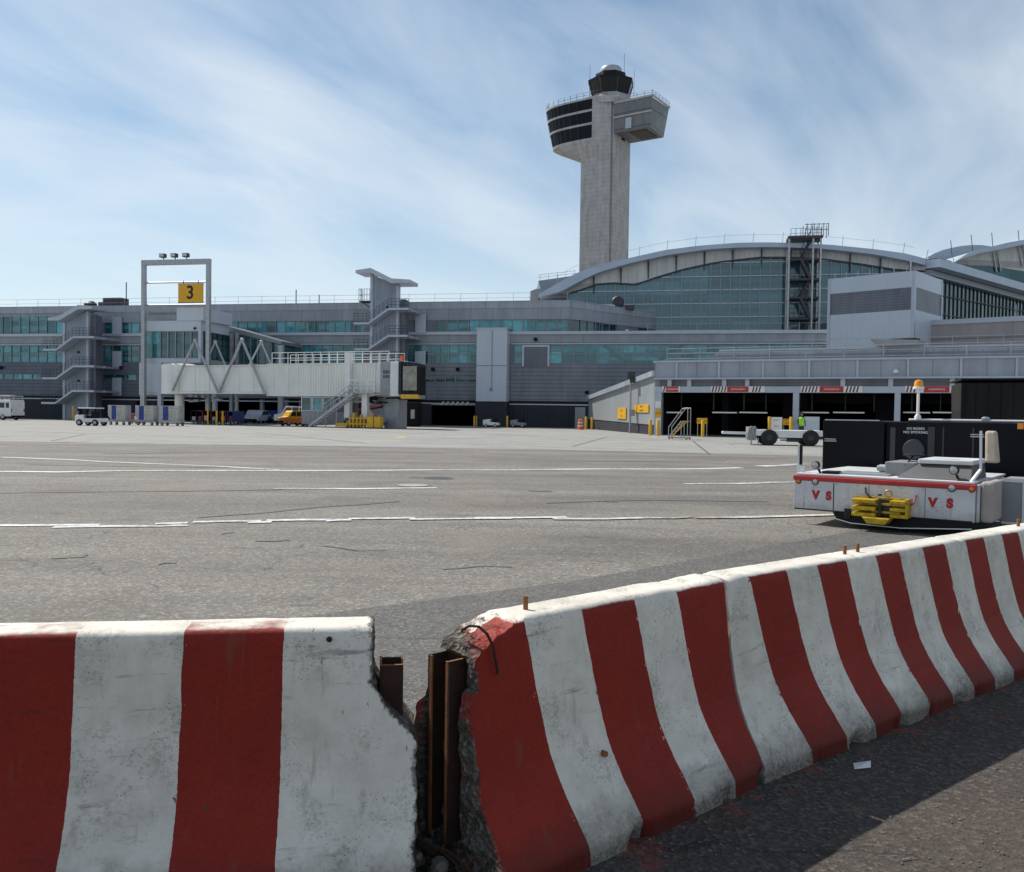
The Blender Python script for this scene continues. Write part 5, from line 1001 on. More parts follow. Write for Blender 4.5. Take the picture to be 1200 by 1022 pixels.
# ================================================================== BARRIERS
PROF = [(.300, 0), (.300, .075), (.262, .14), (.215, .215), (.178, .29), (.155, .35), (.140, .42), (.122, .53), (.106, .66), (.092, .775), (.088, .795), (.078, .808), (.06, .813)]
def refine(P, st):
    out = []
    for (a, b), (c, d) in zip(P, P[1:]):
        n = max(1, int(math.hypot(c-a, d-b)/st))
        out += [(a+(c-a)*i/n, b+(d-b)*i/n) for i in range(n)]
    return out+[P[-1]]
def fbm(x, y, z, s=1.0): return noise.fractal(Vector((x*s, y*s, z*s)), 1.0, 2.2, 4)
def barrier_mat(name, bounds, L_, first_red, lean, seed, topred, redend=False):
    m, N, L, b = new_mat(name); tc = N('ShaderNodeTexCoord'); V = tc.outputs['Object']; sp = N('ShaderNodeSeparateXYZ', ins={0: V})
    x, y, z = sp.outputs
    mpn = N('ShaderNodeMapping', ins={'Vector': V, 'Location': (seed*3.1, 0, seed*1.7)}); VS = mpn.outputs[0]
    nf = N('ShaderNodeTexNoise', ins={'Vector': VS, 'Scale': 70.0, 'Detail': 6, 'Roughness': .75}).outputs[0]
    nm = N('ShaderNodeTexNoise', ins={'Vector': VS, 'Scale': 9.0, 'Detail': 8, 'Roughness': .65}).outputs[0]
    nl = N('ShaderNodeTexNoise', ins={'Vector': VS, 'Scale': 2.6, 'Detail': 7, 'Roughness': .6}).outputs[0]
    wob = math_(N, 'ADD', math_(N, 'MULTIPLY', math_(N, 'SUBTRACT', nm, .5), .014), math_(N, 'MULTIPLY', math_(N, 'SUBTRACT', nf, .5), .005))
    eg = N('ShaderNodeTexNoise', ins={'Vector': N('ShaderNodeMapping', ins={'Vector': VS, 'Scale': (1.0, 1.0, .45)}).outputs[0], 'Scale': 16.0, 'Detail': 6, 'Roughness': .75}).outputs[0]
    wob = math_(N, 'ADD', wob, N('ShaderNodeMapRange', ins={'Value': eg, 'From Min': .60, 'From Max': .64, 'To Max': .017}).outputs[0])
    wob = math_(N, 'SUBTRACT', wob, N('ShaderNodeMapRange', ins={'Value': eg, 'From Min': .37, 'From Max': .33, 'To Max': .014}).outputs[0])
    ue = math_(N, 'ADD', math_(N, 'ADD', x, math_(N, 'MULTIPLY', z, lean)), wob)
    st = []; red = first_red
    for bd in [0.0]+bounds: st.append((max(0, min(1, bd/L_)), (1, 1, 1) if red else (0, 0, 0))); red = not red
    isred = ramp(N, math_(N, 'DIVIDE', ue, L_), st, 'CONSTANT')
    zz = math_(N, 'ADD', z, math_(N, 'MULTIPLY', math_(N, 'SUBTRACT', nm, .5), .02))
    lim = N('ShaderNodeMapRange', ins={'Value': zz, 'From Min': topred, 'From Max': topred+.006, 'To Min': 1.0, 'To Max': 0.0}).outputs[0]
    isred = math_(N, 'MULTIPLY', isred, lim); isred = math_(N, 'MULTIPLY', isred, math_(N, 'LESS_THAN', y, .03))
    wear = N('ShaderNodeAttribute', attribute_name='wear').outputs['Fac']
    # white coat with greyed scuffs
    white = ramp(N, nl, [(.3, (.58, .53, .45)), (.55, (.75, .70, .61)), (.75, (.81, .76, .67))])
    white = mixc(N, .35, white, ramp(N, nm, [(.3, (.38, .345, .29)), (.6, (.79, .74, .65))]))
    smp = N('ShaderNodeMapping', ins={'Vector': VS, 'Scale': (1.0, 1.0, 2.2)})
    pits = N('ShaderNodeTexVoronoi', ins={'Vector': smp.outputs[0], 'Scale': 52.0}).outputs[0]
    pg = N('ShaderNodeTexNoise', ins={'Vector': VS, 'Scale': 6.0, 'Detail': 4, 'Roughness': .6}).outputs[0]
    pf = math_(N, 'MULTIPLY', math_(N, 'LESS_THAN', pits, .16), N('ShaderNodeMapRange', ins={'Value': pg, 'From Min': .47, 'From Max': .58}).outputs[0])
    white = mixc(N, math_(N, 'MULTIPLY', pf, .8), white, (.10, .09, .08))
    smear = N('ShaderNodeMapRange', ins={'Value': math_(N, 'MULTIPLY', nf, pg), 'From Min': .27, 'From Max': .40, 'To Max': .6}).outputs[0]
    white = mixc(N, smear, white, (.28, .27, .25))
    redc = ramp(N, nl, [(.3, (.22, .019, .011)), (.7, (.30, .026, .014))]); redc = mixc(N, .3, redc, ramp(N, nf, [(.35, (.14, .011, .008)), (.65, (.32, .032, .02))]))
    redc = mixc(N, math_(N, 'MULTIPLY', pf, .35), redc, (.07, .012, .012))
    c = mixc(N, isred, white, redc)
    tmx = N('ShaderNodeMapping', ins={'Vector': VS, 'Scale': (.9, .9, 5.0), 'Rotation': (0, R(8), 0)})
    tr_ = N('ShaderNodeTexNoise', ins={'Vector': tmx.outputs[0], 'Scale': 4.0, 'Detail': 7, 'Roughness': .7, 'Distortion': .4}).outputs[0]
    c = mixc(N, N('ShaderNodeMapRange', ins={'Value': tr_, 'From Min': .60, 'From Max': .70, 'To Max': .6}).outputs[0], c, mixc(N, isred, (.17, .16, .15), (.07, .02, .018)))
    rmx = N('ShaderNodeMapping', ins={'Vector': VS, 'Scale': (9.0, 9.0, .55)})
    rr_ = N('ShaderNodeTexNoise', ins={'Vector': rmx.outputs[0], 'Scale': 2.0, 'Detail': 5, 'Roughness': .65}).outputs[0]
    c = mixc(N, N('ShaderNodeMapRange', ins={'Value': rr_, 'From Min': .60, 'From Max': .74, 'To Max': .38}).outputs[0], c, (.17, .10, .06))
    # chips through the paint near stripe edges and scattered
    cm = N('ShaderNodeMapping', ins={'Vector': VS, 'Scale': (1.6, 1.6, .55), 'Rotation': (0, R(25), 0)})
    ch = N('ShaderNodeTexNoise', ins={'Vector': cm.outputs[0], 'Scale': 22.0, 'Detail': 5, 'Roughness': .7}).outputs[0]
    cf = N('ShaderNodeMapRange', ins={'Value': ch, 'From Min': .665, 'From Max': .69, 'To Max': .85}).outputs[0]
    c = mixc(N, math_(N, 'MULTIPLY', cf, N('ShaderNodeMapRange', ins={'Value': nl, 'From Min': .42, 'From Max': .55}).outputs[0]), c, (.075, .06, .055))
    # splash dirt at the foot (stain), strongest on the white
    df = N('ShaderNodeMapRange', ins={'Value': math_(N, 'ADD', z, math_(N, 'MULTIPLY', math_(N, 'SUBTRACT', nm, .5), .14)), 'From Min': .04, 'From Max': .19, 'To Min': .95, 'To Max': 0.0}).outputs[0]
    c = mixc(N, math_(N, 'MULTIPLY', df, N('ShaderNodeMapRange', ins={'Value': nf, 'From Min': .3, 'From Max': .6, 'To Min': .55}).outputs[0]), c, mixc(N, isred, (.075, .068, .058), (.075, .018, .014)))
    # bare broken concrete where worn
    wv = math_(N, 'ADD', wear, math_(N, 'ADD', math_(N, 'MULTIPLY', math_(N, 'SUBTRACT', nm, .5), .9), math_(N, 'MULTIPLY', math_(N, 'SUBTRACT', nf, .5), .5)))
    wf = N('ShaderNodeMapRange', ins={'Value': wv, 'From Min': .45, 'From Max': .56}).outputs[0]
    agg = N('ShaderNodeTexVoronoi', ins={'Vector': VS, 'Scale': 65.0}); ac = N('ShaderNodeSeparateColor', ins={0: agg.outputs['Color']}).outputs[0]
    conc = mixc(N, .5, ramp(N, nm, [(.3, (.05, .04, .03)), (.7, (.13, .11, .088))]), ramp(N, ac, [(0, (.035, .028, .022)), (.6, (.12, .105, .088)), (1, (.3, .28, .25))]))
    ov = N('ShaderNodeMapRange', ins={'Value': math_(N, 'SUBTRACT', pg, math_(N, 'MULTIPLY', wear, .28)), 'From Min': .30, 'From Max': .42, 'To Max': .8 if redend else .2}).outputs[0]
    conc = mixc(N, ov, conc, (.30, .035, .028) if redend else (.36, .36, .35))
    c = mixc(N, wf, c, conc)
    L.new(c, b.inputs['Base Color'])
    rg = N('ShaderNodeMapRange', ins={'Value': nm, 'To Min': .5, 'To Max': .7}).outputs[0]; L.new(math_(N, 'ADD', rg, math_(N, 'MULTIPLY', wf, .35), clamp=True), b.inputs['Roughness']); b.inputs['Specular IOR Level'].default_value = .18
    hh = math_(N, 'ADD', math_(N, 'MULTIPLY', nf, .25), math_(N, 'ADD', math_(N, 'MULTIPLY', nm, .9), math_(N, 'MULTIPLY', pf, -.35)))
    hh = math_(N, 'ADD', hh, math_(N, 'MULTIPLY', math_(N, 'MULTIPLY', wf, agg.outputs[0]), 3.2)); hh = math_(N, 'SUBTRACT', hh, math_(N, 'MULTIPLY', cf, .25))
    bp = N('ShaderNodeBump', ins={'Height': hh, 'Strength': .5, 'Distance': .008}); L.new(bp.outputs[0], b.inputs['Normal'])
    return m
def barrier(name, label, fr, L_, mat, cut0=None, cut1=None, seed=0, du=.006, wear0=.0, wear1=.0, topchips=()):
    """cut0/cut1(y,z) -> how far the end is broken back; wear painted from the broken ends"""
    half = refine(PROF, .016); ring_ = [(-y, z) for y, z in half]+[(y*k, z) for y, z in reversed(half) for k in (1,)]
    top = [(-.06+.12*i/6, .813) for i in range(1, 6)]; nh = len(half); ring_ = [(-y, z) for y, z in half]+top+[(y, z) for y, z in reversed(half)]
    nv = len(ring_); c0 = cut0 or (lambda y, z: 0.004*fbm(y, z, seed, 9)); c1 = cut1 or (lambda y, z: 0.004*fbm(y, z, seed+5, 9))
    nu = int(L_/du); V, W = [], []
    def point(i, y, z):
        s0, s1 = c0(y, z), L_-c1(y, z); t = i/nu
        # stations crowd toward the broken ends
        u = s0+(s1-s0)*t
        d0, d1 = (u-s0), (s1-u)
        zz, yy = z, y
        low = fbm(u, y, z+seed*7, 3.0)*.0022+fbm(u+seed, y, z, 14)*.0010
        if z < .09: low -= max(0, fbm(u*1.0+seed*3, 0, 0, 5.2)-.10)*.09*(1-z/.09)     # bites out of the toe
        if z > .78:
            for (cu, cr, cz) in topchips:
                q = max(0, 1-abs(u-cu)/cr); zz -= cz*q*(.6+.8*abs(fbm(u, y, seed, 22)))
        sgn = -1 if y < 0 else 1
        yy = y+sgn*low if abs(y) > .05 else y
        zz = zz+(low if z > .8 else 0)
        wr = 0
        if wear0: wr = max(wr, wear0*max(0, 1-d0/.035)+.0)
        if wear1: wr = max(wr, wear1*max(0, 1-d1/.06))
        for (cu, cr, cz) in topchips:
            if z > .7: wr = max(wr, .55*max(0, 1-abs(u-cu)/(cr*1.1))*min(1, (z-.7)/.08)*min(1, cz*60))
        return (u, yy, zz), wr
    for i in range(nu+1):
        for (y, z) in ring_:
            p, wr = point(i, y, z)
            if name_fix: p, wr = name_fix(p, wr)
            V.append(p); W.append(wr)
    F = [(i*nv+j, (i+1)*nv+j, (i+1)*nv+j+1, i*nv+j+1) for i in range(nu) for j in range(nv-1)]
    # end faces as their own rough sheets
    for end, cut in ((0, c0), (nu, c1)):
        prev = None; K = 14
        for j in range(nh):
            a, b = end*nv+j, end*nv+nv-1-j; ya, yb = ring_[j][0], ring_[nv-1-j][0]; z = ring_[j][1]; row = [a]
            for k in range(1, K):
                y = ya+(yb-ya)*k/K; t_ = cut(y, z)
                if wear0 or wear1: t_ += (.012*fbm(y, z, seed+2, 16)+.006*fbm(y, z, seed+9, 45))
                pz = V[a][2]+(V[b][2]-V[a][2])*k/K
                V.append((t_ if end == 0 else L_-t_, y, pz)); W.append(1.0 if (wear0 if end == 0 else wear1) else .3); row.append(len(V)-1)
            row.append(b)
            if prev: F += [(prev[k], row[k], row[k+1], prev[k+1]) for k in range(K)]
            prev = row
        mid = [end*nv+nh-1+k for k in range(nv-2*(nh-1))]
        F.append(tuple(mid+[r for r in reversed(prev[1:-1])]))
    me = bpy.data.meshes.new(name); me.from_pydata(V, [], F); me.update(); me.materials.append(mat)
    import bmesh
    bm = bmesh.new(); bm.from_mesh(me); bmesh.ops.recalc_face_normals(bm, faces=bm.faces); bm.to_mesh(me); bm.free()
    at = me.attributes.new('wear', 'FLOAT', 'POINT'); at.data.foreach_set('value', W)
    for p in me.polygons: p.use_smooth = True
    me.set_sharp_from_angle(angle=R(50))
    o = bpy.data.objects.new('concrete_body', me); COL.objects.link(o)
    th = thing('striped_barrier', label, 'barrier', fr.o, fr.a, 'red and white striped concrete barriers'); o.parent = th
    return th
name_fix = None
rust = paint('rusty_steel', (.04, .018, .011), .8, .2, .5, 9, bump=.5, fine=90)
rust_light = paint('rust_edge', (.25, .10, .035), .75, .1, .4, 12, bump=.4, fine=90)
# left barrier ------------------------------------------------------
aL = math.atan2(.136, .994); ul = Vector((math.cos(aL), math.sin(aL), 0)); wl = Vector((-ul.y, ul.x, 0))
XF = Vector((-.536, 2.733, 0)); X0 = XF+wl*.086-ul*2.62      # centre line, left end out of frame
FLb = Frame(X0.x, X0.y, aL); eb = lambda px, py, w_=-.088: FLb.uz(px, py, w_)[0]
Lend = FLb.U(487, -.22, 960); Ltop = FLb.U(437, -.05, 735)
def cutL(y, z):
    t = 0
    if z > .66: t = 1.0
    elif z > .44: t = (z-.44)/.22; t = t*t*(3-2*t)
    r = .014*fbm(y, z, 3.3, 9)+.008*fbm(y, z, 1.3, 30)
    k = (Lend-Ltop)*t
    return k+(r if t < .98 else r*.25)
Lb = Lend
bL = [eb(88, 740), eb(212, 735), eb(332, 731)]
off = 0
mL = barrier_mat('barrier_paint_left', [bL[0]-1.2+.0, bL[0]-.92, bL[0]-.62, bL[0]-.31, bL[0], bL[1], bL[2]], Lb, True, 0.0, 1, .809)
# order of stripes: ... red up to bL0, white to bL1, red to bL2, white to the end
bl = thing
B1 = barrier('b1', 'striped barrier filling the lower left, white at its broken right end', FLb, Lb, mL, None, cutL, 1, .008, 0, .55)
def channel(parent, u, y, z0, z1, d=-1, s=1.0):
    """rolled steel C section standing on the end of a barrier; d=-1 opens away from the concrete"""
    w_, t = .052*s, .006
    o = MB().box(u-.0, u+t, y-w_, y+w_, z0, z1).box(*(sorted((u+(t if d > 0 else 0), u+d*.075))), y-w_, y-w_+t, z0, z1+.0).box(*(sorted((u+(t if d > 0 else 0), u+d*.075))), y+w_-t, y+w_, z0, z1).build('steel_channel', rust, parent, bevel=.0015)
    x0, x1 = sorted((u+d*.075, u+d*.069))
    MB().box(x0, x1, y-w_+.003+t, y-w_+.022, z0, z1-.001).box(x0, x1, y+w_-.022, y+w_-t-.003, z0, z1-.001).build('lip', rust_light, o)
    MB().box(min(u, u+d*.077), max(u+t, u+d*.077), y-w_-.001, y-w_+t+.001, z1+.0005, z1+.003).box(u-.001, u+t+.001, y-w_+t+.002, y+w_, z1+.0005, z1+.003).build('rim', rust_light, o)
    return o
channel(B1, Lend-.115, -.02, .08, .685, 1)
def bolt(parent, p, ln=.045, r=.007, name='lifting_pin', ax=(0, 0, 1)):
    a = Vector(p); MB().tube(a-Vector(ax)*.02, a+Vector(ax)*ln, r, 10).build(name, rust_light, parent, smooth=True)
u_, z_ = FLb.uz(386, 749, -.1); MB().lathe([(.004, -.006), (.009, -.004), (.008, 0.004)], (u_, -.1, z_), 12, ax='y').build('bolt_hole', rust, B1)
u_, z_ = FLb.uz(343, 925, -.145); MB().lathe([(.002, -.004), (.006, -.003), (.005, 0.004)], (u_, -.145, z_), 10, ax='y').build('bolt_hole', rust, B1)
u_, z_ = FLb.uz(245, 959, -.175); MB().lathe([(.004, -.008), (.011, -.006), (.009, 0.008)], (u_, -.178, z_), 10, ax='y').build('bolt_hole', rust, B1)
# right barriers ----------------------------------------------------
def rframe(front_pt, ang, u_at):
    u = Vector((math.cos(ang), math.sin(ang), 0)); w_ = Vector((-u.y, u.x, 0)); c = Vector(front_pt)+w_*.30-u*u_at; return Frame(c.x, c.y, ang)
joint_ = (1.042, 3.494, 0)
FR1 = rframe(joint_, R(41), 1.385); L1 = 1.383
FR2 = rframe((1.045, 3.497, 0), R(37.8), 0); L2 = 3.66
u1_ = lambda px, py: FR1.uz(px, py, -.30)[0]; u2_ = lambda px, py: FR2.uz(px, py, -.30)[0]
b1 = [u1_(692, 1020), u1_(757, 992), u1_(815, 967), u1_(862.5, 946)]
b2 = [u2_(952, 905), u2_(992, 889), u2_(1027, 874), u2_(1059, 861), u2_(1090, 848), u2_(1117, 837), u2_(1142, 827), u2_(1166, 817), u2_(1188, 808)]
while b2[-1] < L2-.25: b2.append(b2[-1]+.235)
LEAN = .155
mR1 = barrier_mat('barrier_paint_middle', b1, L1, True, LEAN, 2, .797, True)
mR2 = barrier_mat('barrier_paint_right', b2, L2, False, LEAN*1.5, 3, .80)
def cutR(y, z):
    r = .022*abs(fbm(y, z, 7.3, 7))+.010*abs(fbm(y, z, 2.3, 22))+.004*fbm(y, z, 1.3, 60)
    k = .03 if z > .60 else 0.0
    if z > .70: k += (z-.70)*.55
    if abs(y-.03) < .085 and .10 < z < .70: k += .05*min(1, (.085-abs(y-.03))/.015)
    if y > .12 and z < .6: k -= .02+.04*max(0, fbm(y, z, 5, 6))
    return k+r
def brk(p, wr):
    """the broken top corner near the open end slopes down in lumps"""
    u, y, z = p
    lim = .70+.115*min(1, max(0, (u-.02)/.24))**.75+.010*fbm(u, y, 1.7, 18)+.006*fbm(u, y, 4.4, 50) if u < .27 else 9
    if z > lim: z = lim-(z-lim)*.02; wr = max(wr, .62 if u < .12 else .42 if u < .2 else .3)
    return (u, y, z), wr
name_fix = brk
B2 = barrier('b2', 'striped barrier with a broken rusty near end and a wire loop', FR1, L1, mR1, cutR, None, 2, .005, .62, 0, topchips=[(1.16, .13, .010)])
name_fix = None
B3 = barrier('b3', 'long striped barrier running back to the right edge behind the broken one', FR2, L2, mR2, None, None, 3, .008, 0, 0, topchips=[(.03, .06, .012), (1.05, .03, .006), (2.1, .04, .006)])
channel(B2, .062, .03, .10, .695, -1, 1.15)
pz = FR1.uz(616, 706, 0)[0]; bolt(B2, (pz, .0, .81), .05, .009)
for px in (990, 1005): bolt(B3, (FR2.uz(px, 648, 0)[0], 0, .81), .045, .009)
bolt(B3, (FR2.uz(1193, 624, 0)[0], 0, .81), .05, .010)
u_, z_ = FR1.uz(699, 880, -.14); MB().tube((u_, -.12, z_), (u_-.004, -.19, z_+.004), .011, 10).build('cut_stub', rust_light, B2, smooth=True)
q1, q2, q3 = FR1.W(.1, 0), FR2.W(0, 0), FR2.W(60, 0)
ground_poly('near_tarmac', [(-40, -2.9), (-.3, 2.83), (q1.x, q1.y), (q2.x, q2.y), (q3.x, q3.y), (90, -50), (-40, -50)], .008, M['near'])
# wire loop bent over the broken corner
lp_ = []
for (px, py, wv) in [(540, 738, .02), (549, 733, -.03), (560, 734, -.07), (569, 742, -.095), (576, 756, -.108), (579, 772, -.113), (582, 786, -.116), (580, 790, -.112)]:
    u_, z_ = FR1.uz(px, py, wv); lp_.append((u_, wv-.006, z_))
MB().path(lp_, .0045, 8).build('wire_loop', rust, B2, smooth=True)
# rubble and rebar at the gap
p_ = FR1.W(-.06, .0, 0); rb = thing('rubble_pile', 'crumbled concrete and rusty bars heaped in the gap between the barriers', 'rubble', (p_.x, p_.y, 0), FR1.a)
rnd = random.Random(12); cm_ = paint('crumbled_concrete', (.16, .14, .12), .9, 0, .45, 20, bump=.6, fine=120)
for i in range(34):
    r = rnd.uniform(.012, .04); x, y = rnd.uniform(-.11, .02), rnd.uniform(-.22, .34); z = r*.6+max(0, .12*(1-abs(x+.03)/.12))*rnd.random()
    m = MB(); m.m = Matrix.Translation((x, y, z)) @ Matrix.Rotation(rnd.uniform(0, 3), 4, (rnd.random(), rnd.random(), rnd.random()+.1))
    pr = [(r*.5*rnd.uniform(.7, 1.2), -r*.7), (r*rnd.uniform(.8, 1.2), -r*.2), (r*rnd.uniform(.7, 1.1), r*.3), (r*.4, r*.65)]; m.lathe(pr, (0, 0, 0), 6, rnd.uniform(.7, 1.3), rnd.uniform(.7, 1.3)); m.build('chunk', cm_, rb)
for i in range(4): y = -.1+i*.05; MB().path([(-.10, y+.12, .17-.01*i), (-.06, y+.05, .155-.01*i), (-.01, y-.03, .13-.015*i), (.03, y-.10, .075-.012*i)], .004, 7).build('rebar', rust, rb)
# litter
g_ = G(1007, 902); pa = tag(MB()._a([(0, 0, .002), (.075, .01, .006), (.09, .05, .02), (.02, .06, .004)], [(0, 1, 2), (0, 2, 3)]).build('paper_scrap', M['white']), 'white paper scrap lying at the foot of the long barrier', 'litter'); pa.location = (g_.x-.03, g_.y-.02, .008)
rnd = random.Random(3); m = MB()
for i in range(150):
    p = G(rnd.uniform(760, 1200), rnd.uniform(870, 1022)); r = rnd.uniform(.0025, .008); mm_ = Matrix.Translation((p.x, p.y, .008+r*.4)); m.m = mm_; m.lathe([(r*.6, -r*.4), (r, 0), (r*.5, r*.5)], (0, 0, 0), 5, rnd.uniform(.6, 1.4), rnd.uniform(.6, 1.4))
m.m = None; gr = m.build('gravel', cm_); tag(gr, 'loose grit and paint crumbs on the dark tarmac below the right barriers', 'gravel', kind='stuff')
# ================================================================== PUSHBACK TUG
FT2 = Frame(4.0, 12.3, R(-38.1)); W_ = 2.3; tg = thing('pushback_tug', 'low white aircraft tug with red stripe, yellow tow hitch and V S lettering', 'aircraft tug', FT2.o, FT2.a)
wp = paint('tug_white_paint', (.66, .66, .66), .38, 0, .08, 2.5)
def scuffed():
    m, N, L, b = new_mat('scuffed_tug_paint'); tc = N('ShaderNodeTexCoord'); V = tc.outputs['Object']; sp = N('ShaderNodeSeparateXYZ', ins={0: V})
    n = N('ShaderNodeTexNoise', ins={'Vector': V, 'Scale': 3.0, 'Detail': 8, 'Roughness': .6}).outputs[0]; v = N('ShaderNodeTexNoise', ins={'Vector': V, 'Scale': 26.0, 'Detail': 5, 'Roughness': .7}).outputs[0]
    g = N('ShaderNodeTexNoise', ins={'Vector': V, 'Scale': 2.4, 'Detail': 3}).outputs[0]
    f = math_(N, 'MULTIPLY', N('ShaderNodeMapRange', ins={'Value': v, 'From Min': .58, 'From Max': .61}).outputs[0], N('ShaderNodeMapRange', ins={'Value': math_(N, 'SUBTRACT', g, math_(N, 'MULTIPLY', sp.outputs[2], .25)), 'From Min': .36, 'From Max': .5}).outputs[0])
    c = ramp(N, n, [(.3, (.55, .56, .58)), (.7, (.68, .68, .68))]); c = mixc(N, math_(N, 'MULTIPLY', f, .75), c, (.09, .085, .09)); 
    gm = N('ShaderNodeMapRange', ins={'Value': math_(N, 'ADD', sp.outputs[2], math_(N, 'MULTIPLY', n, .35)), 'From Min': .36, 'From Max': .52, 'To Min': .5, 'To Max': 0.0}).outputs[0]; c = mixc(N, gm, c, (.26, .24, .22))
    mq = N('ShaderNodeMapping', ins={'Vector': V, 'Scale': (7, 7, .6)}); ru = N('ShaderNodeTexNoise', ins={'Vector': mq.outputs[0], 'Scale': 1.6, 'Detail': 6, 'Roughness': .7}).outputs[0]; c = mixc(N, N('ShaderNodeMapRange', ins={'Value': ru, 'From Min': .57, 'From Max': .72, 'To Max': .45}).outputs[0], c, (.24, .16, .10))
    dn = N('ShaderNodeTexNoise', ins={'Vector': V, 'Scale': 4.5, 'Detail': 2}).outputs[0]; bp = N('ShaderNodeBump', ins={'Height': dn, 'Strength': .6, 'Distance': .03}); L.new(bp.outputs[0], b.inputs['Normal'])
    L.new(c, b.inputs['Base Color']); b.inputs['Roughness'].default_value = .42; return m
scf = scuffed(); ZB_, ZT_ = .20, .70
bd = MB().box(0, W_, 0, .06, ZB_, ZT_-.09).build('front_plate', scf, tg, bevel=.006)
m = MB(); m.box(.03, W_-.03, .063, 2.3, .3, ZT_-.02); m.build('body', wp, tg, bevel=.02)
MB().box(.02, W_-.02, .01, 2.35, ZT_-.017, ZT_+.012).build('deck', wp, tg, bevel=.008)
MB().box(-.012, W_+.012, -.014, .066, ZT_-.087, ZT_-.022).build('red_stripe', M['red'], tg, bevel=.012)
MB().box(W_+.0, W_+.04, .07, .5, ZB_, ZT_-.02).build('side_plate', scf, tg, bevel=.01)
MB().box(.55, .563, -.003, .0, ZB_+.02, ZT_-.1).build('seam', M['dark_steel'], bd)
for px, py, s in [(956, 580.5, 'V'), (971, 581.5, 'S'), (1093, 589.5, 'V'), (1113, 590.5, 'S')]:
    u, z = FT2.uz(px, py); text('lettering', s, .155, M['text_red'], bd, (u, -.0016, z), FRONT, .0005, .95, offset=.012)
for px, py, mt, r in [(936, 564, 'amber', .028), (955.5, 564.5, 'lens', .038), (1115.5, 572, 'lens', .042), (1139, 573.5, 'amber', .032)]:
    u, z = FT2.uz(px, py); l_ = MB().lathe([(r*.3, -.022), (r*.85, -.018), (r, -.006), (r, 0)], (u, 0, z), 16, ax='y').build('marker_light' if mt == 'amber' else 'headlight', flat('orange_lens', (.75, .16, .01), .2) if mt == 'amber' else M['lens'], tg, smooth=True)
    MB().lathe([(r+.001, -.012), (r+.009, -.010), (r+.009, 0), (r+.001, 0)], (u, 0, z), 16, ax='y').build('bezel', M['dark_steel'], l_)
for k in range(9):
    for z in (.225, .585): MB().lathe([(.002, -.008), (.009, -.006), (.010, 0)], (.05+k*.275, 0, z), 8, ax='y').build('bolt', M['steel'], bd)
for u in (1.02, 1.72): MB().box(u, u+.006, -.002, .0, .21, .6).build('seam', M['dark_steel'], bd)
MB().path([(.98, -.01, .56), (1.0, -.06, .50), (1.06, -.08, .44), (1.12, -.07, .42)], .012, 8).build('air_hose', M['tyre'], tg, smooth=True)
MB().path([(1.62, -.01, .50), (1.60, -.07, .40), (1.54, -.09, .35)], .010, 8).build('air_hose', M['red'], tg, smooth=True)
MB().box(.02, W_-.02, -.004, .0, ZB_, ZB_+.018).build('rubber_edge', M['tyre'], bd)
# black bumper skid
MB().prism([(.56, .19), (.62, .10), (.78, .06), (1.4, .05), (2.3, .11), (2.3, .197), (.56, .197)], 'y', -.03, .35).build('skid', M['black'], tg, bevel=.01)
MB().bar((.6, -.035, .115), (.8, -.035, .072), .012, .012).bar((.8, -.035, .072), (1.45, -.035, .062), .012, .012).bar((1.45, -.035, .062), (2.28, -.035, .125), .012, .012).build('skid_edge', M['white'], tg)
u, z = FT2.uz(994, 603); MB().box(u-.04, u+.05, -.06, -.033, .13, .27).build('bumper_block', M['tyre'], tg, bevel=.01)
# yellow tow hitch
ua, za = FT2.uz(1000, 581, -.12); ub, zb_ = FT2.uz(1065, 608, -.12); yl = paint('hitch_yellow', (.55, .35, .01), .45, .1, .45, 14, streak=.7)
hb = MB().box(ua, ub, -.05, -.003, zb_, za).build('hitch_backplate', yl, tg, bevel=.006)
for k, z in enumerate((za-.045, za-.14, za-.225)):
    MB().box(ua+.02, ua+.32, -.26, -.053, z-.028, z+.022).box(ub-.22, ub-.01, -.2, -.053, z-.025, z+.022).build('hitch_jaw', yl, tg, bevel=.008)
MB().box(ua+.33, ub-.23, -.13, -.053, zb_+.01, za-.02).build('hitch_core', M['dark_steel'], tg, bevel=.01)
MB().box(ua+.2, ub-.03, -.17, -.133, (za+zb_)/2+.03, (za+zb_)/2+.055).box(ua+.25, ub-.1, -.16, -.133, (za+zb_)/2-.075, (za+zb_)/2-.05).build('hitch_bar', yl, tg)
MB().box(ub-.03, ub, -.2, -.053, zb_, za).build('hitch_cheek', yl, tg, bevel=.005)
MB().tube((ua+.36, -.19, za-.01), (ua+.36, -.19, zb_+.02), .02, 12).build('hitch_pin', M['dark_steel'], tg)
MB().lathe([(.02, 0), (.026, .004), (.026, .02)], (0, 0, 0), 12).tube((0, 0, 0), (0, 0, .02), .01).build('pin_knob', M['black'], tg).location = (ua+.36, -.19, za+.03)
ring = MB(); n = 14
for i in range(n): a, b = 2*math.pi*i/n, 2*math.pi*(i+1)/n; ring.tube((ua+.44+.045*math.cos(a), -.1, za+.055+.045*math.sin(a)), (ua+.44+.045*math.cos(b), -.1, za+.055+.045*math.sin(b)), .012, 6)
ring.build('hitch_ring', yl, tg, smooth=True)
MB().prism([(ua+.16, zb_-.003), (ua+.52, zb_-.003), (ua+.45, zb_-.09), (ua+.23, zb_-.09)], 'y', -.3, -.04).build('hitch_lower', yl, tg, bevel=.012)
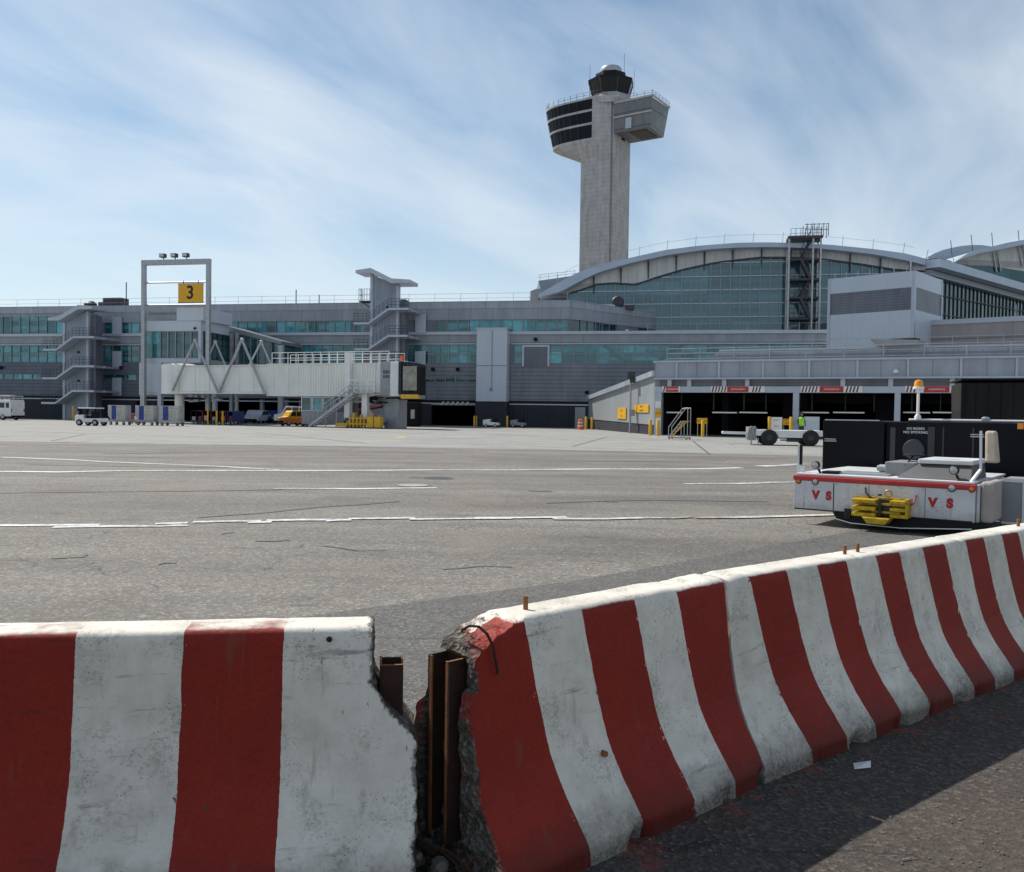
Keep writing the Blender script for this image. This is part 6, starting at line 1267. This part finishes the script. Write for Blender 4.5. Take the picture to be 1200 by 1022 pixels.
# deck fittings: hood with windscreen-like face, mesh box, cylinder, lamps, mirror arms
ha, hb_ = FT2.uz(1062, 550, .3)[0], FT2.uz(1141, 550, .3)[0]
MB().hexa([(ha-.08, .14, ZT_+.015), (hb_, .14, ZT_+.015), (hb_, 1.2, ZT_+.015), (ha-.08, 1.2, ZT_+.015), (ha+.14, .42, .90), (hb_-.03, .42, .90), (hb_-.03, 1.2, .90), (ha+.14, 1.2, .90)]).build('hood', flat('dull_grey_hood', (.10, .10, .10), .6), tg, bevel=.01)
lid = MB().box(ha+.13, hb_-.02, .36, 1.25, .903, .965).build('hood_lid', wp, tg, bevel=.015)
MB().hexa([(ha+.3, .5, .9655), (hb_-.2, .5, .9655), (hb_-.2, .54, .9655), (ha+.3, .54, .9655), (ha+.3, .5, .968), (hb_-.2, .5, .968), (hb_-.2, .54, .968), (ha+.3, .54, .968)]).build('lid_strip', M['tan'], lid)
ua2, ub2 = FT2.uz(1037, 548, .5)[0], FT2.uz(1072, 548, .5)[0]; MB().box(ua2, ub2, .5, 1.3, ZT_+.015, .90).build('air_box', siding('perforated_box', (.5, .5, .5), .018, 2, vj=.018, metal=.3), tg, bevel=.01)
MB().tube((ua2-.1, .62, .80), (ua2-.004, .62, .80), .055, 16).tube((ua2-.13, .62, .80), (ua2-.104, .62, .80), .04, 16).build('filter_can', M['steel'], tg, smooth=True)
MB().box(.5, 1.2, .25, .8, ZT_+.015, ZT_+.035).build('grating', M['steel'], tg); MB().box(.35, .55, .1, .35, ZT_+.015, ZT_+.05).build('pedal_plate', M['black'], tg, bevel=.01)
for px, py, wv, r in [(956, 545, .12, .055), (1118, 551, .12, .06)]:
    u, z = FT2.uz(px, py, wv); l_ = MB().lathe([(r*.5, .07), (r, .03), (r, -.01), (r*.8, -.02)], (u, wv, z), 18, ax='y').build('work_lamp', M['black'], tg, smooth=True); MB().lathe([(r*.78, -.026), (r*.3, -.034), (.002, -.036)], (u, wv, z), 18, ax='y').build('lens', M['lens'], l_, smooth=True); MB().tube((u+.02, wv+.05, z-r), (u+.05, wv+.06, ZT_+.012), .018).build('bracket', M['black'], l_)
u, z = FT2.uz(939, 521, .2); MB().bar((u-.03, .2, z), (u-.03, .2, .80), .03, .03).box(u-.05, u+.05, .17, .23, ZT_+.012, .80).build('mirror_arm', M['white'], tg); MB().box(u-.012, u+.018, .17, .22, .82, z).build('mirror', M['black'], tg, bevel=.004)
u, z = FT2.uz(1149.5, 505, .25); MB().bar((u, .25, z), (u+.01, .25, .86), .028, .028).bar((u+.01, .25, .86), (u-.08, .1, .69), .03, .03).build('grab_rail', M['white'], tg)
u2, z2 = FT2.uz(1153, 505, .35); u3, z3 = FT2.uz(1168, 543, .35); MB().hexa([(u2+.02, .35, z3), (u3+.02, .35, z3), (u3+.02, .5, z3), (u2+.02, .5, z3), (u2, .42, z2), (u3-.03, .42, z2), (u3-.03, .56, z2), (u2, .56, z2)]).build('seat_back', M['tan'], tg, bevel=.03)
u2, z2 = FT2.uz(1146.5, 557, .08); MB().box(W_+.043, W_+.19, .1, .75, .2, .72).build('seat_housing', paint('cream_housing', (.42, .36, .33), .6, 0, .15, 4), tg, bevel=.035)
dk = MB().box(W_+.14, W_+.42, .8, 1.6, .16, .72).build('side_cabinet', M['grey'], tg, bevel=.02)
m = MB(); x0_, x1_ = W_+.1, W_+.44; m.box(x0_+.08, x1_, .78, .798, .69, .74).box(x0_+.08, x1_, .78, .798, .14, .17).box(x1_-.03, x1_, .78, .798, .173, .687).build('frame', M['white'], dk)
MB().box(1.2, 1.9, 1.2, 1.35, ZT_+.012, .86).build('seat_cushion', M['black'], tg, bevel=.03)
for x in (.72, W_-.35):
    for y in (.75, 1.95):
        t = MB().lathe([(.18, -.12), (.29, -.1), (.3, .0), (.29, .1), (.18, .12)], (x, y, .3), 20, ax='x').build('wheel', M['tyre'], tg); MB().lathe([(.02, -.125), (.15, -.122), (.15, .122), (.02, .125)], (x, y, .3), 14, ax='x').build('rim', M['white'], t)
MB().tube((1.35, .5, .86), (1.35, .9, .97), .012).lathe([(.13, 0), (.15, .01), (.13, .02)], (1.35, .95, .98), 18).build('steering_wheel', M['black'], tg)
# ------------------------------------------------------------------ black equipment unit behind the tug
ux = FT2.U(964, 2.55, 520); FE2o = FT2.W(ux, 2.55); FE2 = Frame(FE2o.x, FE2o.y, R(-33)); e = lambda x, y, w_=0: FE2.uz(x, y, w_)
eq = thing('ground_power_unit', 'long black equipment unit with an amber beacon, standing behind the white tug', 'ground equipment', FE2.o, FE2.a)
uA = e(1036, 520)[0]; uB = e(1063, 520)[0]; uE = uB+3.4; ztp = e(1000, 493)[1]
bk_ = paint('black_cabinet_paint', (.006, .0055, .009), .45, 0, .3, 1.5, spec=.15)
MB().box(0, uA, 0, 1.5, .22, ztp).build('left_cabinet', bk_, eq, bevel=.015)
MB().box(uA+.003, uB, .12, 1.5, .22, ztp-.01).build('centre_section', bk_, eq, bevel=.01)
MB().box(uB+.003, uE, -.05, 1.5, .22, ztp+.0).build('right_cabinet', bk_, eq, bevel=.015)
MB().box(.02, e(1030, 493)[0], .03, .07, ztp+.001, ztp+.016).build('sunlit_edge_rail', M['white'], eq)  # white rails on both cabinets stand in for their sunlit top edges
MB().tube((e(1065, 491, .1)[0], .1, ztp+.03), (uE, .1, ztp+.03), .018, 8).build('sunlit_edge_rail', M['white'], eq); MB().lathe([(.06, 0), (.06, .03), (.03, .05)], (e(1155, 491, .1)[0], .1, ztp+.04), 12).build('cap', M['steel'], eq)
u = e(1072, 525)[0]; MB().lathe([(.02, -.1), (.15, -.08), (.17, -.03), (.17, .1)], (u, -.05, e(1072, 527)[1]), 24, ax='y').build('round_drum', flat('dark_blue_grey', (.03, .035, .045), .4), eq, smooth=True)
each('door_strip', flat('satin_black', (.02, .02, .026), .3), eq, [lambda m, a=a, b=b: m.box(e(a, 510)[0], e(b, 510)[0], -.062, -.053, .3, ztp-.08) for a, b in ((1088, 1096), (1105, 1107), (1140, 1142))])
MB().box(e(1042, 510)[0], e(1048, 510)[0], .1, .117, .3, ztp-.1).build('door_strip', flat('satin_grey', (.04, .04, .05), .3), eq)
u, z = e(1073, 504.5, -.05); text('lettering', 'NO RIDERS', .052, M['text_white'], eq, (u, -.055, z+.028), FRONT, .001); text('lettering', 'NO SMOKING', .056, M['text_white'], eq, (u, -.055, z-.03), FRONT, .001)
for x in (968, 1140): u, z = e(x+5, 516 if x < 1000 else 511, -.055 if x > 1000 else 0); yy = -.063 if x > 1000 else -.012; m = MB().box(u-.09, u+.09, yy, yy+.01, z+.012, z+.03).box(u-.09, u+.10, yy, yy+.01, z-.02, z-.002); m.build('latch', M['steel'], eq)
u, z = e(1196, 499, -.05); MB().box(u-.04, u+.04, -.06, -.052, z-.05, z+.04).build('reflector', M['amber'], eq)
ub_ = e(1075.5, 490, .1)[0]; zt_, zb3 = e(1075.5, 456, .1)[1], ztp+.03
MB().tube((ub_, .1, zb3), (ub_, .1, zt_), .022, 10).lathe([(.05, 0), (.05, .05), (.02, .1)], (ub_, .1, zb3), 12).build('beacon_pole', M['bridge_white'], eq, smooth=True)
be = MB().lathe([(.085, 0), (.085, .03), (.075, .035)], (ub_, .1, zt_), 18).build('beacon_base', M['bridge_white'], eq, smooth=True); MB().lathe([(.07, .036), (.066, .1), (.05, .135), (.01, .15)], (ub_, .1, zt_), 18).build('beacon_lens', M['amber'], be, smooth=True)
wheelset(eq, (.5, uE-.6), .28, .15, 1.4); MB().box(.1, uE-.1, .1, 1.4, .1, .217).build('chassis', M['dark_steel'], eq)
# dark covered container further back
cA = PY(1128, 480, 20.5); FC = Frame(cA.x, cA.y, R(-20)); e = lambda x, y, w_=0: FC.uz(x, y, w_)
co = thing('covered_container', 'tall dark brown covered container standing beyond the black unit at the right edge', 'container', FC.o, FC.a); zt_ = e(1140, 446)[1]; wv = 3.4
MB().hexa([(0.04, 0, .4), (wv, 0, .4), (wv, 2, .4), (.04, 2, .4), (-.02, .03, zt_-.05), (wv, .03, zt_+.0), (wv, 2, zt_), (-.02, 2, zt_-.05)]).build('cover', siding('dark_tarpaulin', (.026, .024, .022), .26, 0, metal=0, rough=.8, dirt=.5, spec=.15), co, bevel=.03)
MB().box(-.06, wv, -.03, 2.05, zt_+.003-.0, zt_+.05).build('top_edge', M['black'], co, bevel=.015); MB().box(-.04, .03, -.03, .02, .4, zt_-.06).build('edge_post', M['black'], co); MB().box(0, wv, 0, 2, .3, .397).build('deck', M['dark_steel'], co); wheelset(co, (.4, wv-.4), .15, .1, 1.9, .1)
